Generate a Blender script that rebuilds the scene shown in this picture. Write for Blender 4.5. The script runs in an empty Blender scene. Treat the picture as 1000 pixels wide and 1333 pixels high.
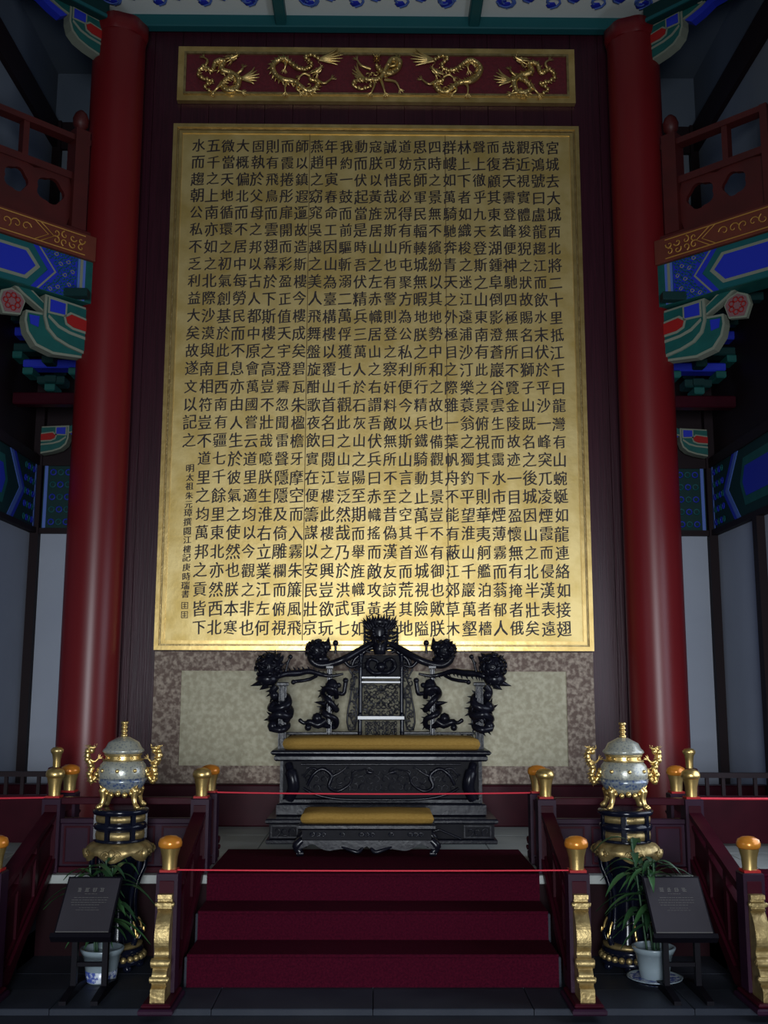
import bpy, math, random
from math import sin, cos, pi, radians, atan, sqrt
from mathutils import Vector, Matrix
S = bpy.context.scene; COL = S.collection
# ------------------------------------------------------------------ camera, world, lights, exposure
FPX = 1350.0; PITCH = radians(9.3); YAW = atan(12/1350); ROLL = radians(.15); EYE = 1.6
cam = bpy.data.cameras.new('camera'); cam.sensor_fit = 'VERTICAL'; cam.sensor_height = 36
cam.lens = FPX/1333*36; cam.clip_end = 100
co = bpy.data.objects.new('camera', cam); COL.objects.link(co); S.camera = co
_f = Vector((sin(YAW)*cos(PITCH), cos(YAW)*cos(PITCH), sin(PITCH))); _r = Vector((cos(YAW), -sin(YAW), 0)); _u = _r.cross(_f)
CR = cos(ROLL)*_r + sin(ROLL)*_u; CU = -sin(ROLL)*_r + cos(ROLL)*_u
co.matrix_world = Matrix(((CR.x, CU.x, -_f.x, 0), (CR.y, CU.y, -_f.y, 0), (CR.z, CU.z, -_f.z, EYE), (0, 0, 0, 1)))
def at(px, py, Y):
    """world point at depth Y seen at photograph pixel (px, py) of the 1000x1333 frame"""
    d = _f + (px-500)/FPX*CR - (py-666.5)/FPX*CU
    t = Y/d.y
    return Vector((d.x*t, Y, EYE + d.z*t))
def zat(py, Y): return at(487.5, py, Y).z
w = bpy.data.worlds.new('world'); S.world = w; w.use_nodes = True
w.node_tree.nodes['Background'].inputs[0].default_value = (.45, .6, 1, 1)
w.node_tree.nodes['Background'].inputs[1].default_value = .25
def area(name, loc, rot, sx, sy, power, col):
    l = bpy.data.lights.new(name, 'AREA'); l.shape = 'RECTANGLE'; l.size = sx; l.size_y = sy; l.energy = power; l.color = col
    o = bpy.data.objects.new(name, l); COL.objects.link(o); o.location = loc; o.rotation_euler = rot; return o
_d = area('door_daylight', (0, -3.85, 1.55), (radians(78), 0, 0), 2.3, 2.9, 330, (.88, .94, 1)); _d.data.spread = radians(110)
area('window_daylight_right', (3.12, 5.6, 1.95), (radians(90), 0, radians(90)), 2.6, 2.0, 75, (.78, .86, 1))
area('window_daylight_left', (-3.12, 3.2, 1.95), (radians(90), 0, radians(-90)), 2.6, 2.0, 20, (.78, .86, 1))
S.view_settings.view_transform = 'Standard'; S.view_settings.look = 'None'
S.view_settings.gamma = 1; S.view_settings.use_curve_mapping = False
S.view_settings.exposure = -0.2
R = random.Random(7)
# ------------------------------------------------------------------ materials
M = {}
def mat(name, c, rough=.5, metal=0, c2=None, scale=6, stretch=(1, 1, 1), bump=0, bscale=None, coat=0, kind='noise', lo=.35, hi=.65, spec=.5, sheen=0):
    m = bpy.data.materials.new(name); m.use_nodes = True; nt = m.node_tree; b = nt.nodes['Principled BSDF']
    b.inputs['Base Color'].default_value = (*c, 1); b.inputs['Roughness'].default_value = rough; b.inputs['Metallic'].default_value = metal
    b.inputs['Coat Weight'].default_value = coat; b.inputs['Specular IOR Level'].default_value = spec
    b.inputs['Sheen Weight'].default_value = sheen
    tc = nt.nodes.new('ShaderNodeTexCoord'); mp = nt.nodes.new('ShaderNodeMapping'); mp.inputs['Scale'].default_value = stretch
    nt.links.new(tc.outputs['Object'], mp.inputs['Vector'])
    def tex(sc, k='noise'):
        if k == 'voronoi':
            t = nt.nodes.new('ShaderNodeTexVoronoi'); t.inputs['Scale'].default_value = sc; nt.links.new(mp.outputs[0], t.inputs['Vector']); return t.outputs['Distance']
        if k == 'edge':
            t = nt.nodes.new('ShaderNodeTexVoronoi'); t.feature = 'DISTANCE_TO_EDGE'; t.inputs['Scale'].default_value = sc; nt.links.new(mp.outputs[0], t.inputs['Vector']); return t.outputs['Distance']
        t = nt.nodes.new('ShaderNodeTexNoise'); t.inputs['Scale'].default_value = sc; t.inputs['Detail'].default_value = 5
        nt.links.new(mp.outputs[0], t.inputs['Vector']); return t.outputs['Fac']
    if c2:
        r = nt.nodes.new('ShaderNodeValToRGB'); r.color_ramp.elements[0].position = lo; r.color_ramp.elements[1].position = hi
        r.color_ramp.elements[0].color = (*c, 1); r.color_ramp.elements[1].color = (*c2, 1)
        nt.links.new(tex(scale, kind), r.inputs[0]); nt.links.new(r.outputs[0], b.inputs['Base Color'])
    if bump:
        bp = nt.nodes.new('ShaderNodeBump'); bp.inputs['Strength'].default_value = bump; bp.inputs['Distance'].default_value = .01
        nt.links.new(tex(bscale or scale), bp.inputs['Height']); nt.links.new(bp.outputs[0], b.inputs['Normal'])
    M[name] = m; return m
mat('pillar_red', (.125, .006, .008), .36, c2=(.15, .008, .010), scale=2, stretch=(1, 1, .3), bump=.05, bscale=3, spec=.38)
mat('dark_red', (.034, .003, .008), .42, c2=(.024, .002, .006), scale=5, spec=.09)
mat('board_purple', (.038, .006, .014), .36, c2=(.026, .004, .010), scale=9, stretch=(8, 8, .25), bump=.12, bscale=14, spec=.34)
mat('stage_face', (.011, .002, .004), .5, c2=(.008, .002, .003), scale=4, spec=.06)
mat('plaster_shaded', (.13, .155, .19), .85, c2=(.15, .175, .21), scale=2)  # plaster with the upper gallery's weak light put into the colour
mat('rail_purple', (.022, .006, .018), .45, c2=(.015, .005, .013), scale=6, spec=.14)
mat('gallery_red', (.075, .007, .006), .5, c2=(.055, .006, .005), scale=4)
mat('gold_foil', (.56, .395, .125), .46, .74, c2=(.70, .535, .225), scale=5, bump=.10, bscale=26)
mat('gold', (.62, .42, .14), .33, .9, c2=(.78, .56, .22), scale=9, bump=.1, bscale=30)
mat('old_gold', (.26, .185, .075), .42, .75, c2=(.40, .30, .13), scale=24, bump=.3, bscale=50)
mat('gold_amber', (.52, .17, .018), .28, .3, c2=(.56, .23, .03), scale=9, coat=.2, spec=.3)
mat('ink', (.018, .010, .012), .6)
mat('seam', (.16, .10, .03), .7)
mat('frieze_red', (.13, .006, .014), .65, c2=(.09, .004, .010), scale=40, bump=.3)
mat('black_wood', (.0045, .0045, .009), .27, c2=(.007, .007, .012), scale=12, bump=.12, bscale=30, spec=.21, coat=.05)
mat('black_wood_dull', (.0035, .0035, .006), .5, c2=(.006, .0055, .009), scale=14, spec=.08)
mat('black_lacquer', (.004, .005, .012), .18, coat=.1, spec=.25)
mat('yellow_cloth', (.31, .185, .045), .9, c2=(.25, .145, .03), scale=60, stretch=(1, 1, 4), bump=.3, bscale=80, spec=.12)
mat('carpet', (.050, .0030, .011), .95, c2=(.030, .0020, .008), scale=90, bump=.5, bscale=160, spec=.04)
mat('stone_pale', (.27, .29, .28), .55, c2=(.33, .35, .33), scale=4, bump=.05)
mat('stone_dark', (.016, .019, .027), .5, c2=(.022, .025, .034), scale=3, bump=.08, bscale=9, spec=.2)
mat('stone_kerb', (.020, .024, .034), .5, c2=(.027, .031, .042), scale=3, bump=.08, spec=.12)
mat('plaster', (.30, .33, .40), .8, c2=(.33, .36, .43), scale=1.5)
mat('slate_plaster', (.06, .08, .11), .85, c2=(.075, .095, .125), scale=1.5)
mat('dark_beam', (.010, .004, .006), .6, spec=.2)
mat('paint_green', (.007, .075, .068), .5, c2=(.009, .095, .085), scale=8, spec=.3)
mat('paint_teal', (.008, .09, .10), .5, spec=.3)
mat('paint_dark_green', (.004, .028, .028), .55, spec=.2)
mat('paint_blue', (.016, .030, .42), .45, spec=.3)
mat('paint_pale_blue', (.08, .15, .48), .5)
mat('paint_white', (.20, .22, .17), .6, spec=.2)
mat('paint_red', (.30, .013, .012), .5, spec=.2)
mat('paint_pink', (.20, .09, .10), .6)
mat('board_brown', (.14, .028, .014), .5, c2=(.11, .022, .012), scale=6)
mat('gold_line', (.50, .25, .05), .45, .3)
mat('coffer', (.62, .68, .64), .7, c2=(.12, .2, .72), scale=5, kind='noise', lo=.52, hi=.60)
mat('coffer_plain', (.66, .70, .66), .7)
mat('brocade_border', (.15, .105, .085), .8, c2=(.38, .31, .245), scale=30, bump=.1, lo=.42, hi=.66, spec=.2)
mat('brocade_field', (.36, .325, .225), .8, c2=(.49, .455, .33), scale=24, bump=.08, lo=.40, hi=.66, spec=.2)
mat('cloisonne', (.15, .17, .19), .28, .3, c2=(.33, .33, .27), scale=70, kind='voronoi', lo=.1, hi=.5, bump=.1, coat=.3)
mat('cloisonne_blue', (.05, .08, .18), .25, .25, c2=(.20, .23, .25), scale=60, kind='voronoi', lo=.2, hi=.6, coat=.4)
mat('leaf', (.010, .042, .016), .5, c2=(.018, .06, .02), scale=8)
mat('leaf_pale', (.02, .075, .025), .5, c2=(.04, .11, .035), scale=8)
mat('ceramic', (.20, .25, .28), .25, coat=.1)
mat('ceramic_blue', (.05, .08, .30), .25, c2=(.5, .55, .62), scale=40, lo=.45, hi=.55)
mat('soil', (.02, .014, .01), .95, c2=(.04, .03, .02), scale=50)
mat('sign_plate', (.028, .025, .030), .45, c2=(.034, .031, .037), scale=5, spec=.15)
mat('sign_print', (.11, .105, .10), .6, spec=.1)
mat('sign_wood', (.004, .0035, .006), .5, spec=.1)
mat('rope', (.55, .015, .035), .6)
# ------------------------------------------------------------------ mesh building
ORG = {}
class MB:
    def __init__(s): s.v = []; s.f = []; s.sm = []
    def add(s, vs, fs, smooth=False):
        n = len(s.v); s.v += [Vector(v) for v in vs]; s.f += [tuple(n+i for i in f) for f in fs]; s.sm += [smooth]*len(fs); return s
    def box(s, a, b, bev=0):
        x0, y0, z0 = [min(p, q) for p, q in zip(a, b)]; x1, y1, z1 = [max(p, q) for p, q in zip(a, b)]
        if bev <= 0:
            return s.add([(x0, y0, z0), (x1, y0, z0), (x1, y1, z0), (x0, y1, z0), (x0, y0, z1), (x1, y0, z1), (x1, y1, z1), (x0, y1, z1)],
                         [(0, 3, 2, 1), (4, 5, 6, 7), (0, 1, 5, 4), (1, 2, 6, 5), (2, 3, 7, 6), (3, 0, 4, 7)])
        e = min(bev, (x1-x0)/2.1, (y1-y0)/2.1, (z1-z0)/2.1)
        rings = []
        for z, k in ((z0, e), (z0+e, 0), (z1-e, 0), (z1, e)):
            rings.append([(x0+k, y0+k, z), (x1-k, y0+k, z), (x1-k, y1-k, z), (x0+k, y1-k, z)] if k else [(x0, y0, z), (x1, y0, z), (x1, y1, z), (x0, y1, z)])
        vs = [p for r in rings for p in r]; fs = [(3, 2, 1, 0), (12, 13, 14, 15)]
        for r in range(3):
            for i in range(4): j = (i+1) % 4; fs.append((r*4+i, r*4+j, r*4+4+j, r*4+4+i))
        return s.add(vs, fs)
    def prism(s, poly, o, u, v, n, d0, d1):
        """2-D polygon (list of (a,b)) in the plane o+a*u+b*v, extruded from d0 to d1 along n"""
        o, u, v, n = Vector(o), Vector(u), Vector(v), Vector(n)
        k = len(poly); vs = [o+a*u+b*v+n*d0 for a, b in poly]+[o+a*u+b*v+n*d1 for a, b in poly]
        fs = [tuple(range(k))[::-1], tuple(range(k, 2*k))]+[(i, (i+1) % k, k+(i+1) % k, k+i) for i in range(k)]
        ar = sum(poly[i][0]*poly[(i+1) % k][1]-poly[(i+1) % k][0]*poly[i][1] for i in range(k))
        if (ar > 0) != (u.cross(v).dot(n)*(d1-d0) > 0): fs = [f[::-1] for f in fs]
        return s.add(vs, fs)
    def bar(s, a, b, wd, ht, up=(0, 0, 1)):
        a, b = Vector(a), Vector(b); d = (b-a).normalized(); up = Vector(up); r = d.cross(up).normalized(); u = r.cross(d)
        vs = [p+r*x*wd/2+u*z*ht/2 for p in (a, b) for x, z in ((-1, -1), (1, -1), (1, 1), (-1, 1))]
        return s.add(vs, [(0, 3, 2, 1), (4, 5, 6, 7), (0, 1, 5, 4), (1, 2, 6, 5), (2, 3, 7, 6), (3, 0, 4, 7)][::1])
    def tube(s, pts, r, n=8, cap=True):
        pts = [Vector(p) for p in pts]; m = len(pts); rr = r if isinstance(r, (list, tuple)) else [r]*m
        t0 = (pts[1]-pts[0]).normalized(); a = t0.orthogonal().normalized(); vs = []
        for i, p in enumerate(pts):
            t = (pts[min(i+1, m-1)]-pts[max(i-1, 0)]).normalized()
            a = (a-t*a.dot(t)); a = a.normalized() if a.length > 1e-6 else t.orthogonal().normalized(); b = t.cross(a)
            vs += [p+(a*cos(2*pi*k/n)+b*sin(2*pi*k/n))*rr[i] for k in range(n)]
        fs = [(i*n+k, i*n+(k+1) % n, (i+1)*n+(k+1) % n, (i+1)*n+k) for i in range(m-1) for k in range(n)]
        s.add(vs, fs, True)
        if cap: s.add(vs[:n], [tuple(range(n))[::-1]]); s.add(vs[-n:], [tuple(range(n))])
        return s
    def lathe(s, prof, o=(0, 0, 0), n=24, a0=0, a1=2*pi, lobes=0, amp=0):
        ox, oy, oz = o; m = len(prof); full = abs(a1-a0-2*pi) < 1e-6; k = n if full else n+1; vs = []
        for r, z in prof:
            for i in range(k):
                a = a0+(a1-a0)*i/n; q = r*(1+amp*cos(lobes*a)) if lobes else r
                vs.append((ox+q*cos(a), oy+q*sin(a), oz+z))
        fs = [(j*k+i, j*k+(i+1) % k, (j+1)*k+(i+1) % k, (j+1)*k+i) for j in range(m-1) for i in range(n)]
        s.add(vs, fs, True)
        if full:
            if prof[0][0] > 1e-4: s.add(vs[:k], [tuple(range(k))[::-1]])
            if prof[-1][0] > 1e-4: s.add(vs[-k:], [tuple(range(k))])
        return s
    def ball(s, c, r, n=10, sc=(1, 1, 1)):
        m = max(4, n//2); c = Vector(c); vs = []
        for j in range(m+1):
            ph = pi*j/m
            for i in range(n): vs.append(c+Vector((sin(ph)*cos(2*pi*i/n)*sc[0], sin(ph)*sin(2*pi*i/n)*sc[1], -cos(ph)*sc[2]))*r)
        return s.add(vs, [(j*n+i, j*n+(i+1) % n, (j+1)*n+(i+1) % n, (j+1)*n+i) for j in range(m) for i in range(n)], True)
    def cone(s, a, b, r, n=5): return s.tube([a, (Vector(a)*.5+Vector(b)*.5), b], [r, r*.6, r*.05], n)
    def build(s, name, m, parent=None):
        org = ORG.get(parent, Vector((0, 0, 0))) if parent else Vector((0, 0, 0))
        me = bpy.data.meshes.new(name); me.from_pydata([v-org for v in s.v], [], s.f); me.polygons.foreach_set('use_smooth', s.sm)
        me.materials.append(M[m]); me.update(); o = bpy.data.objects.new(name, me); COL.objects.link(o)
        if parent: o.parent = parent; ORG[o] = org
        return o
def tag(o, label=None, cat=None, group=None, kind=None):
    for k, v in (('label', label), ('category', cat), ('group', group), ('kind', kind)):
        if v: o[k] = v
    return o
def thing(name, loc, label=None, cat=None, group=None, kind=None):
    o = bpy.data.objects.new(name, None); COL.objects.link(o); o.location = loc; o.empty_display_size = .1; ORG[o] = Vector(loc)
    return tag(o, label, cat, group, kind)
def copy_tree(o, parent=None):
    c = o.copy(); COL.objects.link(c); c.parent = parent
    for ch in list(o.children): copy_tree(ch, c)
    return c
def spl(P, n=6):
    P = [Vector(p) for p in P]; out = []
    for i in range(len(P)-1):
        a, b, c, d = P[max(i-1, 0)], P[i], P[i+1], P[min(i+2, len(P)-1)]
        for k in range(n):
            t = k/n; out.append(.5*((2*b)+(c-a)*t+(2*a-5*b+4*c-d)*t*t+(3*b-a-3*c+d)*t**3))
    return out+[P[-1]]
def taper(n, a, m, b):
    return [a+(m-a)*min(1, 2.5*i/(n-1)) if i/(n-1) < .4 else m+(b-m)*(i/(n-1)-.4)/.6 for i in range(n)]
def dragon_head(mb, c, fw, up, s, horns=True, spikes=9):
    c, fw, up = Vector(c), Vector(fw).normalized(), Vector(up); up = (up-fw*up.dot(fw)).normalized(); sd = fw.cross(up)
    P = lambda a, b, q: c+fw*a*s+up*b*s+sd*q*s
    mb.tube([P(-.55, -.05, 0), P(-.3, .1, 0), P(0, .16, 0), P(.3, .1, 0), P(.62, .08, 0), P(.85, .10, 0)], [.2*s, .40*s, .42*s, .28*s, .22*s, .13*s], 8)
    mb.tube([P(0, -.2, 0), P(.3, -.27, 0), P(.6, -.22, 0)], [.16*s, .14*s, .08*s], 6)
    mb.ball(P(.86, .17, 0), .13*s, 6)
    for q in (-1, 1):
        mb.ball(P(.16, .32, .27*q), .12*s, 6)
        if horns: mb.tube(spl([P(-.1, .35, .2*q), P(-.45, .6, .3*q), P(-.85, .62, .34*q), P(-1.1, .85, .36*q)], 3), [.09*s-.0075*s*i for i in range(10)], 5)
        mb.tube(spl([P(.75, 0, .15*q), P(.95, .2, .4*q), P(.85, .5, .45*q), P(1.05, .65, .5*q)], 3), [.045*s]*9+[.02*s], 4)
    for i in range(spikes):
        a = 2*pi*i/spikes; d = up*cos(a)+sd*sin(a)
        mb.cone(P(-.25, .05, 0)+d*.3*s, P(-.95, .1, 0)+d*.72*s, .13*s, 4)
def mane(mb, c, r, n=26):
    for i in range(n):
        z = 1-2*(i+.5)/n; a = i*2.4; q = sqrt(1-z*z); d = Vector((q*cos(a), q*sin(a), z)); c2 = Vector(c)+d*r; u = d.orthogonal().normalized(); v = d.cross(u)
        mb.tube([c2+(u*cos(x*.9)+v*sin(x*.9))*r*.26*(1-x/8) for x in range(6)], r*.10, 5)
def claw_leg(mb, a, b, c, r, s=1):
    a, b, c = Vector(a), Vector(b), Vector(c); p = spl([a, b, c], 4); mb.tube(p, [r*(1-.5*i/(len(p)-1)) for i in range(len(p))], 6)
    d = (c-b).normalized(); q = d.orthogonal().normalized()
    y = Vector((0, 1, 0)); q = d.cross(y).normalized() if d.cross(y).length > .1 else q
    for k in (-1.1, -.4, .4, 1.1):
        e = (d*1.2+q*k).normalized(); mb.tube([c, c+e*r*1.5*s, c+e*r*2.6*s+d*r*.3], [r*.45, r*.35, r*.06], 4)
def dragon_body(mb, pts, r, n=6, tail=.25, side=8, fins=True, upv=None):
    p = spl(pts, n); m = len(p); rr = taper(m, r*.75, r, r*tail); mb.tube(p, rr, side)
    if fins:
        for i in range(2, m-2, 2):
            t = (p[i+1]-p[i-1]).normalized(); nrm = t.cross(Vector((0, 1, 0)))
            if nrm.length < .1: nrm = Vector((0, 0, 1))
            nrm.normalize()
            if upv is not None and nrm.dot(Vector(upv)) < 0: nrm = -nrm
            mb.cone(p[i]+nrm*rr[i]*.7, p[i]+nrm*rr[i]*1.9-t*rr[i]*.7, rr[i]*.45, 4)
    return p
def scrolls(mb, x0, z0, x1, z1, Y, pitch, r, sym=True, seed=1, O=None, ux=None, uz=None):
    """pierced carving: spirals filling a rectangle, mirrored about its middle"""
    rnd = random.Random(seed); nx = max(1, round((x1-x0)/(2 if sym else 1)/pitch)); nz = max(1, round((z1-z0)/pitch))
    px = (x1-x0)/(2 if sym else 1)/nx; pz = (z1-z0)/nz
    for i in range(nx):
        for j in range(nz):
            cx, cz = x0+(i+.5)*px, z0+(j+.5)*pz; d = rnd.choice((-1, 1)); a0 = rnd.random()*6.28
            R0 = min(px, pz)*.56
            pts = [(cx+R0*(1-k/11)*cos(a0+d*k*.62), cz+R0*(1-k/11)*sin(a0+d*k*.62)) for k in range(10)]
            for mx in ((False, True) if sym else (False,)):
                q = [((x0+x1-a) if mx else a, b) for a, b in pts]
                if O is None: P = [Vector((a, Y, b)) for a, b in q]
                else: P = [Vector(O)+Vector(ux)*a+Vector(uz)*b for a, b in q]
                mb.tube(P, [r*(1-.05*k) for k in range(10)], 5)
    return mb
# ------------------------------------------------------------------ setting
STZ = .46; STY = 6.48; WALLY = 8.7; HALF = 3.2; GY = 9.6; TOP = 7.62
PX, PY, PR = 2.30, 8.50, .235
fl = tag(MB().box((-HALF, -4, -.15), (HALF, STY+.3, -.03)).build('floor', 'stone_dark'), kind='structure')
Y = 5.47
n = 0
for i in range(8):                                            # front edging course and the paving inside it
    x0 = -HALF+i*.8; MB().box((x0+.002, Y, -.06), (x0+.798, Y+.32, 0), .004).build('paving_stone', 'stone_kerb', fl)
for j, (y0, y1) in enumerate(((Y+.32, 6.1), (6.1, STY+.1))):
    for i in range(8):
        x0 = -HALF+i*.8; MB().box((x0+.002, y0+.002, -.06), (x0+.798, y1-.002, -.001), .003).build('paving_stone', 'stone_dark', fl)
for j in range(3):
    for i in range(8):
        x0 = -HALF+i*.8; MB().box((x0+.002, Y-.8*(j+1)+.002, -.06), (x0+.798, Y-.8*j-.004, -.035), .003).build('paving_stone', 'stone_dark', fl)
st = tag(MB().box((-HALF, STY, -.03), (HALF, GY, STZ-.05)).build('floor_stage', 'stage_face'), kind='structure')
for i in range(8):
    x0 = -HALF+i*.8
    for y0, y1 in ((STY-.02, 7.3), (7.3, 8.1), (8.1, GY)): MB().box((x0+.002, y0+.001, STZ-.05), (x0+.798, y1-.002, STZ), .003).build('paving_stone', 'stone_pale', st)
for xa, xb in ((-1.005, 1.005), (-HALF, -2.0), (2.0, HALF)):      # three flights of two steps between the rails
    for k, yy in enumerate((5.85, 6.17)): MB().box((xa, yy, -.03), (xb, STY, STZ/3*(k+1)-.003), .004).build('step', 'stone_kerb', st)
tag(MB().box((-HALF, 8.55, STZ), (HALF, 8.69, zat(1022, 8.55)), .01).build('trim_1', 'dark_red'), kind='structure')
# back wall of boards
bw = tag(MB().box((-2.3, WALLY+.03, STZ), (2.3, WALLY+.12, TOP)).build('wall_back', 'dark_red'), kind='structure')
nb = 18
for i in range(nb):
    x0 = -2.28+4.56*i/nb; MB().box((x0+.002, WALLY, STZ), (x0+4.56/nb-.002, WALLY+.03, TOP), .004).build('plank', 'board_purple', bw)
# gallery walls: plaster bays, dark frames
HZ0 = zat(697, GY); HZ1 = zat(610, GY)
UF = zat(317, 8.34)-.08                                             # upper floor level
UW = zat(200, GY)                                             # top of the upper plaster
cx = abs(at(30, 860, GY).x)
def gallery(side, wname, bname):
    s = side
    b = tag(MB().box((s*2.25, GY, STZ), (s*HALF, GY+.1, TOP)).build(bname, 'slate_plaster'), kind='structure')
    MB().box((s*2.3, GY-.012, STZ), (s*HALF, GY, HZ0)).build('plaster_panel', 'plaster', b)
    MB().box((s*2.3, GY-.012, UF), (s*HALF, GY, UW)).build('plaster_panel', 'plaster_shaded', b)
    for z0, z1, d in ((HZ0, HZ0+.05, .07), (HZ1, HZ1+.09, .07), (STZ, STZ+.18, .05), (UW, UW+.28, .06)):
        MB().box((s*2.3, GY-d, z0), (s*HALF, GY, z1)).build('frame', 'dark_beam', b)
    MB().box((s*(HALF-.09), GY-.09, STZ), (s*HALF, GY, UW+.28)).build('post', 'dark_beam', b)
    MB().box((s*2.3, GY-.008, HZ1+.09), (s*(HALF-.09), GY, UF-.02)).build('shade_panel', 'dark_beam', b); MB().box((s*(HALF-.008), 7.2, HZ1+.09), (s*HALF, GY-.09, UF-.02)).build('shade_panel', 'dark_beam', b)  # near-black sheets stand in for the shade below the upper gallery floor
    o = tag(MB().box((s*HALF, 7.2, -.03), (s*(HALF+.1), GY+.1, TOP)).build(wname, 'slate_plaster'), kind='structure')
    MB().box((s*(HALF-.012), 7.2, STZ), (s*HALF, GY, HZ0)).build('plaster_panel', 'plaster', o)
    MB().box((s*(HALF-.012), 7.2, UF), (s*HALF, GY, UW)).build('plaster_panel', 'plaster_shaded', o)
    for z0, z1, d in ((HZ0, HZ0+.05, .07), (HZ1, HZ1+.09, .07), (STZ, STZ+.18, .05), (UW, UW+.28, .06)):
        MB().box((s*(HALF-d), 7.2, z0), (s*HALF, GY-.09, z1)).build('frame', 'dark_beam', o)
    MB().box((s*(HALF-.08), 8.35, STZ), (s*HALF, 8.45, HZ0)).build('post', 'dark_beam', o)
    # the rest of the side wall towards the entrance, with a window opening
    yw = (4.2, 7.0) if s > 0 else (1.8, 4.6)
    for y0, y1, z0, z1 in ((-4, yw[0], -.15, TOP), (yw[1], 7.2, -.15, TOP), (yw[0], yw[1], -.15, .9), (yw[0], yw[1], 3.0, TOP)):
        MB().box((s*HALF, y0, z0), (s*(HALF+.1), y1, z1)).build('wall_section', 'slate_plaster', o)
    # painted architraves with end pattern on both faces
    for par, O, U, N, L in ((b, (s*(HALF-.1), GY-.02, HZ0+.05), (-s, 0, 0), (0, -1, 0), .85), (o, (s*(HALF-.02), GY-.1, HZ0+.05), (0, -1, 0), (-s, 0, 0), 1.9)):
        painted(par, O, U, N, L, HZ1-HZ0-.05)
def painted(par, O, U, N, L, H):
    """small painted architrave: blue strip, chevrons, florets"""
    U, N, V = Vector(U), Vector(N), Vector((0, 0, 1)); O = Vector(O)
    g = MB().prism([(0, 0), (L, 0), (L, H), (0, H)], O, U, V, N, 0, .03).build('painted_board', 'paint_dark_green', par)
    MB().prism([(.01, 0), (.04, 0), (.04, H), (.01, H)], O, U, V, N, .03, .034).build('painted_strip', 'paint_pale_blue', par)
    for k in range(2):
        a = .30+k*.07
        m = MB().prism([(a, H/2), (a+.28, H), (a+.36, H), (a+.08, H/2), (a+.36, 0), (a+.28, 0)], O, U, V, N, .03, .034+.002*k)
        m.build('chevron', ('paint_blue', 'paint_pale_blue')[k], par)
    m = MB(); q = MB()
    for i in range(4):
        for j in range(5):
            c = O+U*(.09+i*.07)+V*(H*(j+.5)/5)+N*.034; (m if (i+j) % 2 else q).tube([c+(U*cos(t)+V*sin(t))*.026 for t in [x*pi/4 for x in range(9)]], .007, 4, False)
    m.build('floret_pattern', 'paint_teal', par); q.build('floret_pattern', 'paint_blue', par)
    if L > 1:
        hx = [(.75, H*.5), (.85, H*.85), (L-.1, H*.85), (L-.1, H*.15), (.85, H*.15)]
        MB().prism(hx, O, U, V, N, .03, .035).build('field_edge', 'paint_green', par)
        c = [(.82, H*.5), (.89, H*.72), (L-.16, H*.72), (L-.16, H*.28), (.89, H*.28)]
        MB().prism(c, O, U, V, N, .035, .039).build('field', 'paint_blue', par)
gallery(-1, 'wall_left', 'wall_back_left'); gallery(1, 'wall_right', 'wall_back_right')
wf = tag(MB().box((-HALF, -4.1, -.15), (-1.25, -4, TOP)).build('wall_front', 'slate_plaster'), kind='structure')
MB().box((1.25, -4.1, -.15), (HALF, -4, TOP)).build('wall_section', 'slate_plaster', wf)
MB().box((-1.25, -4.1, 3.05), (1.25, -4, TOP)).build('wall_section', 'slate_plaster', wf)
# upper gallery slab and lower gallery soffit (dark)
for s, nm in ((-1, 'ceiling_gallery_left'), (1, 'ceiling_gallery_right')):
    zz = zat(420, 8.9)
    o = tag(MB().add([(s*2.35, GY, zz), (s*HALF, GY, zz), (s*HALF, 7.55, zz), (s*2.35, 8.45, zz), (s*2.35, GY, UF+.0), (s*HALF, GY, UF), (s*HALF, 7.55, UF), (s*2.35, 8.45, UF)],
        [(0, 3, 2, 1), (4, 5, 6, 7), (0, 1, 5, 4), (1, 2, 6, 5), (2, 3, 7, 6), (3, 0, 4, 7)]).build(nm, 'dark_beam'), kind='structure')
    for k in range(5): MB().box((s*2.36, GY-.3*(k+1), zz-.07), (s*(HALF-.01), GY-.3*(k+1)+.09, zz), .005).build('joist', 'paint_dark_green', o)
# coffered ceiling
CZ = 7.50
ce = tag(MB().box((-HALF-.1, -4.1, TOP), (HALF+.1, GY+.1, TOP+.1)).build('ceiling', 'slate_plaster'), kind='structure')
xs = [-2.62, -.87, .88, 2.63]; ys = [8.62-1.75*i for i in range(6)]
for i in range(3):
    for j in range(5):
        MB().box((xs[i]+.05, ys[j+1]+.05, CZ+.07), (xs[i+1]-.05, ys[j]-.05, CZ+.09)).build('coffer_panel', 'coffer_plain', ce)
        cxm, cym = (xs[i]+xs[i+1])/2, (ys[j]+ys[j+1])/2
        q = MB(); t = MB()
        for e in range(4):                                     # cloud scrolls painted along the coffer's edges
            ax = Vector((cos(e*pi/2), sin(e*pi/2), 0)); bx = Vector((-ax.y, ax.x, 0))
            for k in range(7):
                c = Vector((cxm, cym, CZ+.066))+ax*(.60-(k % 2)*.08)+bx*(-.6+k*.2); d = 1 if k % 2 else -1
                q.tube([c+(ax*cos(w_*d)+bx*sin(w_*d))*.09*(1-w_/9) for w_ in [x*.7 for x in range(9)]], .013, 4)
                t.ball(c+ax*.05, .03, 6, (1.6, 1.6, .2))
        q.build('cloud_scroll', 'paint_pale_blue', ce); t.build('cloud_scroll', 'paint_blue', ce)
for x in xs: MB().box((x-.05, -.2, CZ-.03), (x+.05, 8.66, CZ+.1), .01).build('ceiling_rib', 'paint_teal', ce)
for y in ys: MB().box((-2.62, y-.05, CZ-.04), (2.62, y+.05, CZ+.1), .01).build('ceiling_rib', 'paint_teal', ce)
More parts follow.
